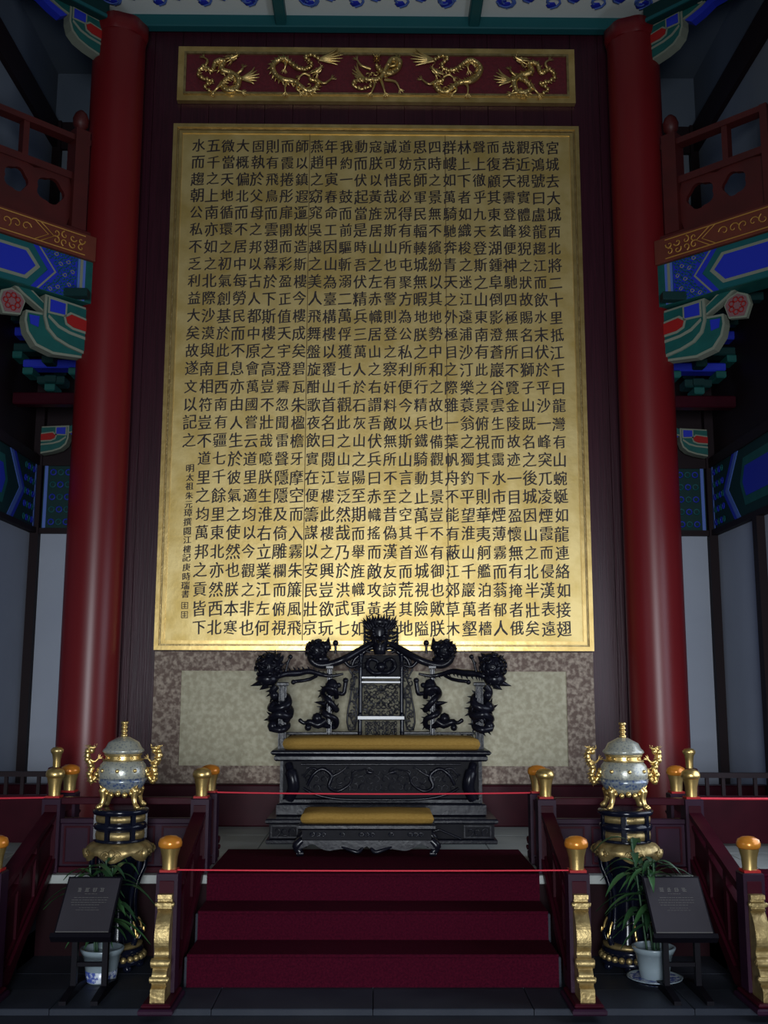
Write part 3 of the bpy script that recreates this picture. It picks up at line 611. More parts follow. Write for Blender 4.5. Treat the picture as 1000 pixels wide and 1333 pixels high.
def stair_rail(x, where):
    t = thing('stair_railing', (x, YF, 0), f'dark red stair railing with gold post caps, {where}', 'railing', 'stair railings with gold caps')
    w_ = .055
    def post(y, z0, z1, inner=False):
        p = MB().box((x-w_, y-w_, z0), (x+w_, y+w_, z1-.012), .006).build('post', 'rail_purple', t)
        MB().box((x-w_+.018, y-w_-.004, z0+.06), (x+w_-.018, y-w_+.002, z1-.05), .003).build('post_panel', 'dark_red', p)
        MB().box((x-w_+.012, y-w_+.012, z1-.012), (x+w_-.012, y+w_-.012, z1)).build('post_neck', 'paint_red', p)
    post(YF, .05, FZC); post(YR, STZ, RZC); post(YR2, STZ, RZC)
    cap(t, x, YF, FZC); cap(t, x, YR, RZC, False); cap(t, x, YR2, RZC-.005, True)
    MB().box((x-.085, YF-.25, 0), (x+.085, YF+.09, .03), .008).build('base_plinth', 'rail_purple', t)
    MB().box((x-.072, YF-.235, .03), (x+.072, YF+.075, .05), .008).build('base_plinth', 'dark_red', t)
    scroll_bracket(t, x, YF-w_, .05, zat(1160, YF), -.15, .072, 'old_gold')
    scroll_bracket(t, x, YR2+w_, STZ, STZ+.34, .20, .07, 'dark_red')
    ya, yb = YF+w_, YR-w_; za, zb = FZC-.10, RZC-.09
    def sl(h0, h1, wd, nm, m='dark_red'):                      # strip following the slope; h = height above the stair line
        a0, a1 = (za-.62)*0+.0, 0
        lo = lambda y: .02+(y-5.78)/(STY-5.78)*STZ if y > 5.78 else .02
        top = lambda y: za+(zb-za)*(y-ya)/(yb-ya)
        def hz(y, h): return lo(y)*(1-h)+top(y)*h
        ys_ = [ya+(yb-ya)*i/6 for i in range(7)]
        return MB().prism([(y, hz(y, h0)) for y in ys_]+[(y, hz(y, h1)) for y in ys_[::-1]], (x, 0, 0), (0, 1, 0), (0, 0, 1), (1, 0, 0), -wd/2, wd/2).build(nm, m, t)
    sl(.92, 1.0, .075, 'handrail'); sl(.72, .77, .05, 'middle_rail'); sl(.16, .22, .05, 'lower_rail'); sl(.0, .16, .085, 'stringer'); sl(.22, .72, .02, 'side_panel')
    for k in range(1, 3):
        y = ya+(yb-ya)*k/3; zt2 = za+(zb-za)*k/3; lo = .02+max(0, (y-5.78))/(STY-5.78)*STZ
        MB().box((x-.024, y-.024, lo+.05), (x+.024, y+.024, zt2-.04)).build('baluster', 'dark_red', t)
    for z0, z1, wd in ((RZC-.11, RZC-.05, .07), (STZ+.05, RZC-.2, .025), (STZ, STZ+.05, .07)): MB().box((x-wd/2, YR+w_, z0), (x+wd/2, YR2-w_, z1)).build('rail', 'dark_red', t)
XI, XO = 1.055, 1.955
stair_rail(-XI, 'just left of the middle stairs'); stair_rail(XI, 'just right of the middle stairs')
stair_rail(-XO, 'at the far left behind the left sign'); stair_rail(XO, 'at the far right behind the right sign')
for s, side in ((-1, 'left'), (1, 'right')):
    t = thing('stage_balustrade', (s*(XI+XO)/2, YR, STZ), f'low dark red balustrade on the stage edge behind the {side} censer', 'railing', 'balustrades on the stage edge')
    x0, x1 = s*(XI+.056), s*(XO-.056); z0 = STZ
    for a, b, d, nm, m_ in ((zat(1047, YR), zat(1038, YR), .06, 'top_rail', 'dark_red'), (zat(1072, YR), zat(1065, YR), .05, 'middle_rail', 'rail_purple'), (z0+.035, zat(1072, YR), .025, 'solid_panel', 'rail_purple'), (z0, z0+.035, .06, 'bottom_rail', 'dark_red')):
        MB().box((x0, YR-d/2, a), (x1, YR+d/2, b), .004).build(nm, m_, t)
    for k in range(4):
        xx = x0+(x1-x0)*(k+.5)/4; h = abs(x1-x0)/8-.02; q = MB(); frame_ring(q, xx-h, z0+.05, xx+h, zat(1075, YR), .012, YR-.022, YR-.010); q.build('panel_moulding', 'dark_red', t)
    # short balustrade beyond, between the pillar and the side wall
    zc = zat(999, 7.6)
    t = thing('gallery_balustrade', (s*2.7, 7.6, STZ), f'thin dark balustrade with one small gold cap beyond the {side} pillar', 'railing', 'balustrades beyond the pillars')
    MB().box((s*2.26-.045, 7.555, STZ), (s*2.26+.045, 7.645, zc-.001), .005).build('post', 'dark_red', t)
    MB().lathe([(.026, 0), (.027, .05), (.034, .09), (.045, .105), (.045, .12), (.03, .135), (.001, .14)], (s*2.26, 7.6, zc), 20).build('post_cap', 'gold', t)
    zr_ = zat(1005, 7.6)
    MB().box((s*2.306, 7.575, zr_-.035), (s*(HALF-.001), 7.625, zr_)).build('top_rail', 'dark_beam', t)
    MB().box((s*2.306, 7.58, STZ+.02), (s*(HALF-.001), 7.62, zr_-.16)).build('lower_panel', 'dark_red', t)
    for k in range(7): xx = s*(2.38+k*.115); MB().box((xx-.012, 7.588, zr_-.16), (xx+.012, 7.612, zr_-.035)).build('baluster', 'dark_beam', t)
# ------------------------------------------------------------------ barrier ropes
def rope(a, b, sag, r, label):
    a, b = Vector(a), Vector(b); p = [a.lerp(b, i/16)-Vector((0, 0, sag*4*(i/16)*(1-i/16))) for i in range(17)]
    return tag(MB().tube(p, r, 6).build('barrier_rope', 'rope'), label, 'rope', 'red barrier ropes')
zf = FZC-.006; rope((-XI, YF, zf), (XI, YF, zf), .004, .0045, 'thin red rope across the foot of the middle stairs')
z = RZC-.012; rope((-XI, YR2, z), (XI, YR2, z), .010, .0055, 'thin red rope across the top of the stairs before the throne')
rope((-XO, YR, z), (-HALF+.002, YR, z-.01), .004, .006, 'short red rope running out left from the far left stage post')
rope((XO, YR, z), (HALF-.002, YR, z+.01), .006, .0075, 'short red rope running out right from the far right stage post')
# ------------------------------------------------------------------ throne
TB = STZ
th = thing('dragon_throne', (at(496, 1060, 7.9).x, 8.05, TB), 'large black carved wooden throne with coiled dragons on its back and arms', 'throne')
MX = 992.0
def tp(px, py, Y, mir=False): return at(MX-px if mir else px, py, Y)
def tbox(mb, px0, py0, px1, py1, Y0, Y1, bev=.004):
    a, b = at(px0, py1, Y0), at(px1, py0, Y0); return mb.box((a.x, Y0, a.z), (b.x, Y1, b.z), bev)
DF = 7.67; D1_ = zat(1066, DF)
x0, x1 = at(346, 1098, DF).x, at(648, 1098, DF).x
MB().box((x0, DF-.01, TB), (x1, 8.5, TB+.03), .006).build('dais_foot', 'black_wood', th)
MB().box((x0+.02, DF+.02, TB+.03), (x1-.02, 8.48, D1_-.035), .004).build('dais', 'black_wood_dull', th)
MB().box((x0-.005, DF-.015, D1_-.035), (x1+.005, 8.5, D1_), .010).build('dais_top', 'black_wood', th)
for mir in (False, True):
    m = MB(); a, b = tp(352, 1094, DF, mir), tp(388, 1073, DF, mir); xa, xb = sorted((a.x, b.x)); frame_ring(m, xa, TB+.04, xb, D1_-.045, .010, DF+.005, DF+.021)
    m.build('dais_panel_frame', 'black_wood', th)
    m = MB(); scrolls(m, xa+.015, TB+.05, xb-.01, D1_-.055, DF+.012, .05, .006, False, 5); m.build('dais_carving', 'black_wood', th)
    m = MB(); a, b = tp(566, 1094, DF, not mir), tp(600, 1073, DF, not mir)
m = MB()
for mir in (False, True):
    for k, (p, q) in enumerate((((392, 1092), (420, 1080)), ((420, 1080), (450, 1090)))): m.tube([tp(*p, DF+.01, mir), tp(*q, DF+.01, mir)], .008, 6)
m.build('dais_carving', 'black_wood', th)
BF = 7.86; zb = [D1_, zat(1046, BF), zat(1040, BF), zat(1033, BF), zat(995, BF)]
xb0, xb1 = at(364, 1030, BF).x, at(629, 1030, BF).x
MB().box((xb0-.02, BF-.03, zb[0]), (xb1+.02, 8.46, zb[1]), .010).build('body_plinth', 'black_wood', th)
MB().box((xb0+.01, BF, zb[1]), (xb1-.01, 8.45, zb[2]), .006).build('body_moulding', 'black_wood', th)
MB().box((xb0+.02, BF+.03, zb[2]), (xb1-.02, 8.44, zat(988, BF)), .003).build('body', 'black_wood_dull', th)
m = MB(); m.tube(spl([tp(395, 1026, BF+.01), tp(410, 1034, BF), tp(440, 1040, BF), tp(496, 1041, BF), tp(552, 1040, BF), tp(582, 1034, BF), tp(597, 1026, BF+.01)], 5), .010, 8)
m.tube([tp(392, 995, BF+.01), tp(600, 995, BF+.01)], .009, 6); m.build('apron_moulding', 'black_wood', th)
for mir in (False, True):
    m = MB(); m.tube(spl([tp(376, 995, BF+.02, mir), tp(378, 1003, BF-.01, mir), tp(381, 1014, BF-.03, mir), tp(382, 1026, BF-.02, mir), tp(376, 1040, BF+.01, mir)], 4), [.03]*5+[.045]*8+[.04]*4, 10); m.build('leg', 'black_wood', th)
    m = MB(); tbox_ = [tp(364, 1044, BF, mir), tp(369, 993, BF, mir)]; xa, xb = sorted(v.x for v in tbox_); m.box((xa, BF-.005, zb[1]), (xb, BF+.05, zat(988, BF)), .004); m.build('corner_post', 'black_wood', th)
# relief dragons on the apron
for mir in (False, True):
    m = MB(); W = lambda a, b, y=0: tp(a, b, BF+.012+y, mir)
    dragon_body(m, [W(400, 1022), W(408, 1008, -.01), W(420, 1001), W(432, 1010), W(428, 1024, -.01), W(440, 1030), W(456, 1020), W(460, 1006, -.01), W(474, 1002)], .015, 4, .3, 6)
    claw_leg(m, W(430, 1012), W(442, 1006), W(450, 1000), .011); claw_leg(m, W(415, 1003), W(405, 1000), W(397, 1008), .011)
    dragon_head(m, W(480, 1006, -.02), (1 if not mir else -1, -.3, -.1), (0, 0, 1), .036, spikes=5); m.build('apron_dragon', 'black_wood', th)
m = MB(); scrolls(m, at(396, 1030, BF).x, zat(1031, BF), at(596, 1030, BF).x, zat(1000, BF), BF+.024, .055, .006, True, 9); m.build('apron_carving', 'black_wood', th)['kind'] = 'stuff'
SF = 7.78; sa, sb = at(352, 985, SF), at(640, 985, SF); sz0, sz1 = zat(991.5, SF), zat(977, SF)
MB().box((sa.x, SF, sz0+.045), (sb.x, 8.48, sz1), .014).build('seat_board', 'black_wood', th)
MB().box((sa.x+.025, SF+.02, sz0), (sb.x-.025, 8.46, sz0+.045), .012).build('seat_moulding', 'black_wood', th)
# back and arms
BK = 8.34
def bar_px(mb, p, q, Y, wd, dp=.05): a, b = at(*p, Y), at(*q, Y); return mb.bar(a, b, dp if abs(a.x-b.x) < abs(a.z-b.z) else dp, wd, (0, 1, 0) if False else ((1, 0, 0) if abs(a.z-b.z) > abs(a.x-b.x) else (0, 0, 1)))
def mpost(mir, px, py0, py1, Y, wd, nm):
    a, b = tp(px, py1, Y, mir), tp(px, py0, Y, mir); x = (a.x+b.x)/2
    p = MB().box((x-wd/2, Y-wd/2, sz1-.005), (x+wd/2, Y+wd/2, b.z), .006).build(nm, 'black_wood', th); q = MB()
    for e in (-.28, .28): q.tube([(x+e*wd, Y-wd/2-.001, sz1+.02), (x+e*wd, Y-wd/2-.001, b.z-.03)], .004, 5)
    q.build('bead', 'black_lacquer', p)
    MB().box((x-wd*.75, Y-wd*.75, b.z-.03), (x+wd*.75, Y+wd*.75, b.z), .006).build('post_cap', 'black_wood', p)
AF = 7.98; MF = 8.2
for mir in (False, True):
    mpost(mir, 368, 888, 975, AF, .058, 'arm_post'); mpost(mir, 429, 866, 958, MF, .036, 'arm_post')
    # upper head-rail dragon
    T = lambda a, b, y=0, Y=MF: tp(a, b, Y+y, mir); sg = -1 if mir else 1
    m = MB()
    dragon_body(m, [T(484, 838, .1), T(474, 843, .08), T(462, 850, .04), T(448, 858), T(432, 864), T(416, 866), T(406, 860), T(404, 851)], .030, 5, .9, 9, False)
    hx = T(412, 850, -.03); dragon_head(m, hx, (-sg*.35, -.5, .15), (0, 0, 1), .085, True, 8); m.ball(hx+Vector((0, .02, .02)), .085, 10, (1, .8, 1)); mane(m, hx+Vector((0, .02, .02)), .085); m.ball(T(417, 858, 0), .05, 8, (1.6, 1, .7))
    m.ball(T(424, 842, -.02), .045, 8); m.cone(T(426, 845), T(428, 829), .035, 6); m.tube([T(437, 851), T(437, 840)], .011, 6); m.ball(T(437, 837), .024, 8)
    claw_leg(m, T(448, 860), T(456, 868), T(466, 866), .018); m.build('crest_rail_dragon', 'black_wood', th)
    # arm dragon
    A = lambda a, b, y=0: tp(a, b, AF+y, mir)
    m = MB(); dragon_body(m, [A(352, 885, .02), A(362, 880), A(372, 877, .03), A(388, 876, .08), A(402, 874, .14), A(418, 878, .2), A(432, 880, .2), A(447, 877, .2)], .028, 5, .35, 8)
    dragon_body(m, [A(352, 876, .02), A(346, 866, .0), A(352, 856, -.02), A(362, 860), A(360, 872, -.03), A(350, 880, -.02)], .034, 4, .8, 8)
    dragon_head(m, A(352, 868, -.04), (-sg*.5, -.6, -.05), (0, 0, 1), .085, True, 9); m.ball(A(350, 868, 0), .095, 10); mane(m, A(350, 868, 0), .10, 30); m.ball(A(348, 884, 0), .07, 8, (1.3, 1, .8)); mane(m, A(348, 884, 0), .06, 16)
    for a, b, c, d in ((343, 888, 326, 893), (348, 892, 338, 898), (344, 860, 336, 853), (352, 856, 350, 848), (360, 856, 366, 850), (364, 860, 370, 854)): m.cone(A(a, b), A(c, d), .03, 5)
    m.tube([A(372, 874), A(375, 862), A(377, 857)], .010, 6); m.ball(A(378, 855), .020, 8); m.ball(A(373, 863), .012, 6)
    m.tube(spl([A(404, 884, .1), A(395, 886, .06), A(386, 887, .04), A(382, 888, .04)], 3), [.014]*10, 6); m.ball(A(382, 888, .03), .020, 8); m.tube([A(404, 884, .1), A(412, 880, .16)], .014, 6)
    m.build('arm_dragon', 'black_wood', th)
    # dragon wound round the inner arm post
    m = MB(); N = lambda a, b, y=0: tp(a, b, MF+y, mir)
    dragon_body(m, [N(421, 944, -.05), N(436, 946, .03), N(437, 936, -.04), N(424, 930, -.06), N(420, 922, .03), N(431, 918, .05), N(438, 924, -.02), N(428, 912, -.07), N(420, 904, 0), N(424, 896, -.05), N(436, 898, -.06), N(438, 908, 0)], .026, 5, .8, 9)
    m.ball(N(432, 895, -.03), .054, 10, (1, .8, 1.3)); m.cone(N(424, 916), N(409, 914), .026, 5)
    m.tube(spl([N(439, 902, -.03), N(447, 903, -.04), N(449, 895, -.04), N(450, 888, -.04)], 3), [.018]*10, 6); m.ball(N(450, 886, -.04), .024, 8); m.ball(N(441, 892, -.03), .022, 6)
    m.tube(spl([N(424, 938, -.03), N(414, 944, -.04), N(404, 940, -.04), N(396, 941, -.04), N(391, 938, -.04)], 3), [.030]*4+[.026]*4+[.016]*5, 7); m.ball(N(413, 935, -.03), .044, 8); m.ball(N(401, 947, -.04), .028, 8); m.ball(N(391, 938, -.04), .018, 6)
    m.build('post_dragon', 'black_wood', th)
    # dragon wound round the outer arm post
    m = MB()
    dragon_body(m, [A(352, 948, -.04), A(366, 950, -.06), A(374, 944, .02), A(364, 938, .05), A(353, 936, 0), A(362, 930, -.07), A(375, 932, -.03), A(376, 922, .05), A(360, 916, .05), A(353, 922, -.02), A(364, 922, -.07), A(375, 916, -.05), A(372, 906, .03), A(358, 908, .02), A(355, 900, -.03), A(360, 893, -.04)], .034, 5, .8, 9)
    for a, b, r in ((356, 920, .042), (372, 921, .040), (355, 945, .042), (373, 935, .036), (357, 905, .036)): m.ball(A(a, b, -.03), r, 8)
    m.build('post_dragon', 'black_wood', th)
    # low rails beside the seat back
    m = MB(); a, b = tp(373, 953, 8.2, mir), tp(427, 960, 8.2, mir); xa, xb = sorted((a.x, b.x)); m.box((xa, 8.2, a.z-.02), (xb, 8.24, a.z), .004); m.box((xa, 8.2, sz1), (xb, 8.24, sz1+.02)); m.build('low_rail', 'black_wood', th)
    m = MB(); scrolls(m, xa+.01, sz1+.02, xb-.01, a.z-.02, 8.22, .04, .006, False, 2); m.build('low_rail_fret', 'black_wood', th)
    a, b = tp(431, 952, BK, mir), tp(466, 959, BK, mir); xa, xb = sorted((a.x, b.x)); MB().box((xa, BK-.03, a.z-.025), (xb, BK+.02, a.z), .005).build('low_rail', 'black_wood', th)
    # seat back uprights
    for px, p0, p1, wd, nm in ((468.5, 931, 975, .034, 'lower_back_post'), (469, 852, 935, .034, 'back_post')):
        yy = BK-.05 if nm[0] == 'l' else BK; a, b = tp(px, p1, yy, mir), tp(px, p0, yy, mir); q = MB()
        if nm[0] == 'l': q.tube([(a.x, yy, sz1), (a.x, yy, b.z)], wd/2, 12); q.ball((a.x, yy, b.z), wd*.62, 10); q.ball((a.x, yy, (a.z+b.z)/2), wd*.62, 10, (1, 1, .5))
        else: q.tube([(a.x, yy, a.z), (a.x, yy, b.z-.06), (a.x, yy, b.z)], [wd/2, wd/2, wd*.75], 12); q.ball((a.x, yy, b.z), wd*.8, 10, (1, 1, 1.3))
        q.build(nm, 'black_lacquer', th)
    # pierced side wings
    m = MB(); out = [(465, 852), (457, 860), (455, 872), (462, 884), (458, 896), (456, 910), (453, 925), (452, 940), (454, 950), (462, 950), (464, 935), (463, 915), (465, 895)]
    P = [tp(a, b, BK, mir) for a, b in out]; m.tube(P, .008, 6); rw = random.Random(5)
    for k in range(26):
        py = 858+k*3.6; xl = 457-(py-858)*.045+3; a = tp(xl+rw.random()*6, py, BK-.005, mir); d = rw.choice((-1, 1)); a0 = rw.random()*6
        m.tube([a+Vector((cos(a0+d*x*.7), 0, sin(a0+d*x*.7)))*(.026*(1-x/10)) for x in range(8)], .0065, 5)
    o = m.build('side_wing', 'black_wood', th); o['kind'] = 'stuff'
def cbar(p0, p1, z0, z1, nm, dy=0):
    a, b = at(p0, (z0+z1)/2, BK), at(p1, (z0+z1)/2, BK); MB().box((a.x, BK-.03+dy, zat(z1, BK)), (b.x, BK+.02+dy, zat(z0, BK)), .006).build(nm, 'black_lacquer' if dy else 'black_wood', th)
cbar(471, 521, 880, 884, 'cross_bar', -.005); cbar(471, 521, 886, 890, 'cross_bar', -.005); cbar(466, 526, 931, 937, 'cross_bar', -.05)
def carved(px0, py0, px1, py1, Y, pitch, r, seed, nm):
    m = MB(); a, b = at(px0, py1, Y), at(px1, py0, Y); scrolls(m, a.x, a.z, b.x, b.z, Y, pitch, r, True, seed)
    scrolls(m, a.x, a.z, b.x, b.z, Y+.012, pitch*.8, r*.8, True, seed+1); o = m.build(nm, 'black_wood', th); o['kind'] = 'stuff'; return a, b
carved(472, 891, 520, 931, BK, .048, .0075, 21, 'back_carving'); carved(474, 939, 518, 975, BK-.04, .034, .006, 22, 'lower_back_carving')
a, b = at(472, 880, BK), at(520, 853, BK); MB().box((a.x, BK, a.z), (b.x, BK+.02, b.z), .003).build('top_panel', 'black_wood_dull', th)
m = MB(); c = at(496, 868, BK-.02)
for mir in (False, True):
    T = lambda p, q, y=0: tp(p, q, BK-.02+y, mir); dragon_body(m, [T(496, 876), T(486, 876, -.02), T(478, 868), T(482, 858, -.02), T(492, 862), T(488, 870, -.02)], .020, 5, .4, 7)
m.ball(c, .04, 10); m.build('top_panel_carving', 'black_wood', th)
# crest: dragon head seen from the front with a spiky mane
m = MB(); Y = BK-.04; T = lambda a, b, y=0: at(a, b, Y+y)
rows = [(852, 8, .05), (842, 10, .07), (832, 12.5, .08), (822, 15.5, .085), (813, 17, .075), (808, 15.5, .05)]; n_ = 16; vs = []
for py, hwp, dp in rows:
    c = T(494.5, py); k = hwp*.0058
    vs += [c+Vector((k*cos(2*pi*i/n_), dp*sin(2*pi*i/n_), 0)) for i in range(n_)]
m.add(vs, [(j*n_+i, (j+1)*n_+i, (j+1)*n_+(i+1) % n_, j*n_+(i+1) % n_)[::-1] for j in range(5) for i in range(n_)]+[tuple(range(n_)), tuple(range(5*n_, 6*n_))[::-1]], True)
dragon_head(m, T(495, 836, -.09), (0, -.9, -.25), (0, 0, 1), .085, False, 0)
for i in range(12):
    u = -1+2*i/11; c = T(494.5+16*u, 811-3*(1-u*u)); m.cone(c-Vector((0, 0, .02)), c+Vector((u*.035, rg.uniform(-.04, .02), .042+.018*(i % 2))), .020, 5)
    c2 = T(494.5+15*u, 818, -.06); m.cone(c2, c2+Vector((u*.05, -.03, .05)), .020, 5)
for i in range(5):
    for e in (-1, 1): c = T(494.5+e*(17-i*1.3), 813+i*6); m.cone(c-Vector((e*.02, 0, 0)), c+Vector((e*.045, -.01, .035-.008*i)), .018, 5)
for i in range(14): a = i*2.4; c = T(494.5+9*cos(a), 822+8*sin(a), -.085); m.ball(c, .016, 6)
m.build('crest_dragon', 'black_wood', th)
for mir in (False, True):
    m = MB()
    for k in range(6):
        b = 818+k*4.6; m.tube(spl([tp(482, b+8, Y, mir), tp(477-k*.2, b+6, Y, mir), tp(474, b+1, Y, mir), tp(476+k*.3, b-5, Y, mir)], 3), [.012, .012, .011, .010, .009, .008, .007, .006, .005, .003], 5)
    o = m.build('crest_whiskers', 'black_wood', th)
m = MB()
for mir in (False, True):
    m.tube(spl([tp(496, 848, BK, mir), tp(486, 843, BK, mir), tp(478, 846, BK, mir), tp(470, 852, BK, mir), tp(462, 858, BK, mir), tp(458, 868, BK, mir)], 4), .018, 7)
    for k in range(4): m.tube([tp(460+k*1.5, 858+k*5, BK, mir)+Vector((cos(x*.8), 0, sin(x*.8)))*.03*(1-x/10) for x in range(8)], .007, 5)
m.build('crest_scroll', 'black_wood', th)
# cushions
def cushion(px0, px1, pt, pb, Y0, Y1, z0, name, label, grp=None):
    a, b = at(px0, pb, Y0), at(px1, pt, Y0); z1 = max(b.z, z0+.03); r = min(.035, (z1-z0)*.45); m = MB(); rings = []
    prof = [(0, z0), (-r*.7, z0+.004)] if False else None
    n_ = 8; sect = [(r*(1-cos(t*pi/n_)) if False else 0, 0) for t in range(1)]
    xs0, xs1 = a.x, b.x
    def ring(z, ins): return [(xs0+ins+cr*(1-cos(q)) if False else 0) for q in ()]
    lay = [(z0, r), (z0+r*.3, r*.3), (z0+r, 0), (z1-r, 0), (z1-r*.3, r*.3), (z1, r), (z1+.006, r+.12)]
    vs = []; k = 0
    for z, ins in lay:
        X0, X1, A0, A1 = xs0+ins, xs1-ins, Y0+ins, Y1-ins; c = .02; pts = []
        for i in range(12): pts.append((X0+(X1-X0)*i/12, A0))
        for i in range(6): pts.append((X1, A0+(A1-A0)*i/6))
        for i in range(12): pts.append((X1-(X1-X0)*i/12, A1))
        for i in range(6): pts.append((X0, A1-(A1-A0)*i/6))
        k = len(pts); vs += [(p[0], p[1], z+(.002*sin(p[0]*14) if z > z0 else 0)) for p in pts]
    fs = [(j*k+i, j*k+(i+1) % k, (j+1)*k+(i+1) % k, (j+1)*k+i) for j in range(len(lay)-1) for i in range(k)]
    fs += [tuple(range(k))[::-1], tuple(range((len(lay)-1)*k, len(lay)*k))]; m.add(vs, fs, True)
    t = thing(name, ((xs0+xs1)/2, (Y0+Y1)/2, z0), label, 'cushion', grp); m.build('pad', 'yellow_cloth', t)
    q = MB(); q.tube([(xs0+.01, Y0-.001, z0+r), (xs1-.01, Y0-.001, z0+r)], .003, 5); q.build('piping', 'yellow_cloth', t)
cushion(368, 625, 961, 977, 7.83, 8.28, sz1, 'seat_cushion', 'long golden yellow cushion lying on the throne seat', 'yellow silk cushions')
# footstool
FF = 7.04; fz = STZ+.0125
fx0, fx1 = at(389, 1080, FF).x, at(566, 1080, FF).x; ft0, ft1 = zat(1080.5, FF), zat(1073.5, FF)
fs_ = thing('footstool', ((fx0+fx1)/2, 7.24, fz), 'long low black carved footstool in front of the throne', 'footstool')
MB().box((fx0-.005, FF, ft0), (fx1+.005, 7.46, ft1), .008).build('top_board', 'black_wood', fs_)
fa = zat(1097, FF)
MB().box((fx0+.02, FF+.02, fa), (fx1-.02, 7.44, ft0), .004).build('waist', 'black_wood_dull', fs_)
for k, u in enumerate((.14, .32, .5, .68, .86)):
    m = MB(); c = Vector((fx0+(fx1-fx0)*u, FF+.014, (fa+ft0)/2+.01)); wq = (.075, .02, .075, .02, .075)[k]
    for e in ([-1, 0, 1] if k % 2 == 0 else [0]): m.tube([c+Vector((e*.035+.016*cos(x*pi/5), 0, .011*sin(x*pi/5))) for x in range(11)], .0035, 5)
    m.build('waist_ornament', 'black_lacquer', fs_)
pts = [(fx0+.0, fa+.012)]; n_ = 48; low = []
for i in range(n_+1):
    u = i/n_; s_ = abs(2*u-1); d = .050+.030*math.exp(-((s_-.17)/.09)**2)*1.0+.012*math.exp(-((s_-.55)/.12)**2)-.018*math.exp(-(s_/.05)**2)-.03*math.exp(-((s_-.8)/.1)**2)
    low.append((fx0+(fx1-fx0)*u, fa+.012-d))
MB().prism([(fx0, fa+.014), *low, (fx1, fa+.014)], (0, 0, 0), (1, 0, 0), (0, 0, 1), (0, -1, 0), -(FF+.025), -(FF-.005)).build('scalloped_apron', 'black_wood', fs_)
for u in (.415, .585):
    c = Vector((fx0+(fx1-fx0)*u, FF-.004, fa-.045)); m = MB(); m.tube(spl([c+Vector((.05 if u < .5 else -.05, 0, .015)), c+Vector((.02 if u < .5 else -.02, -.01, -.012)), c+Vector((-.03 if u < .5 else .03, -.01, .0)), c+Vector((-.09 if u < .5 else .09, 0, .02))], 4), [.005, .01, .013, .014, .014, .014, .014, .013, .012, .011, .009, .007, .004], 7); m.build('apron_scroll', 'black_wood', fs_)
for e, xx in ((-1, fx0), (1, fx1)):
    for yy in (FF+.02, 7.42):
        m = MB(); m.tube(spl([(xx-e*.02, yy, fa+.01), (xx+e*.012, yy-.005, fa-.02), (xx+e*.005, yy, fa-.045), (xx-e*.01, yy, fz+.028)], 4), [.03]*6+[.026]*7, 10); m.tube([(xx-e*.01-.022, yy, fz+.0185), (xx-e*.01+.022, yy, fz+.0185)], .018, 10); m.build('leg', 'black_wood', fs_)
cushion(391, 565, 1059, 1073.5, FF+.02, 7.44, ft1, 'footstool_cushion', 'flat golden yellow cushion on the black footstool', 'yellow silk cushions')
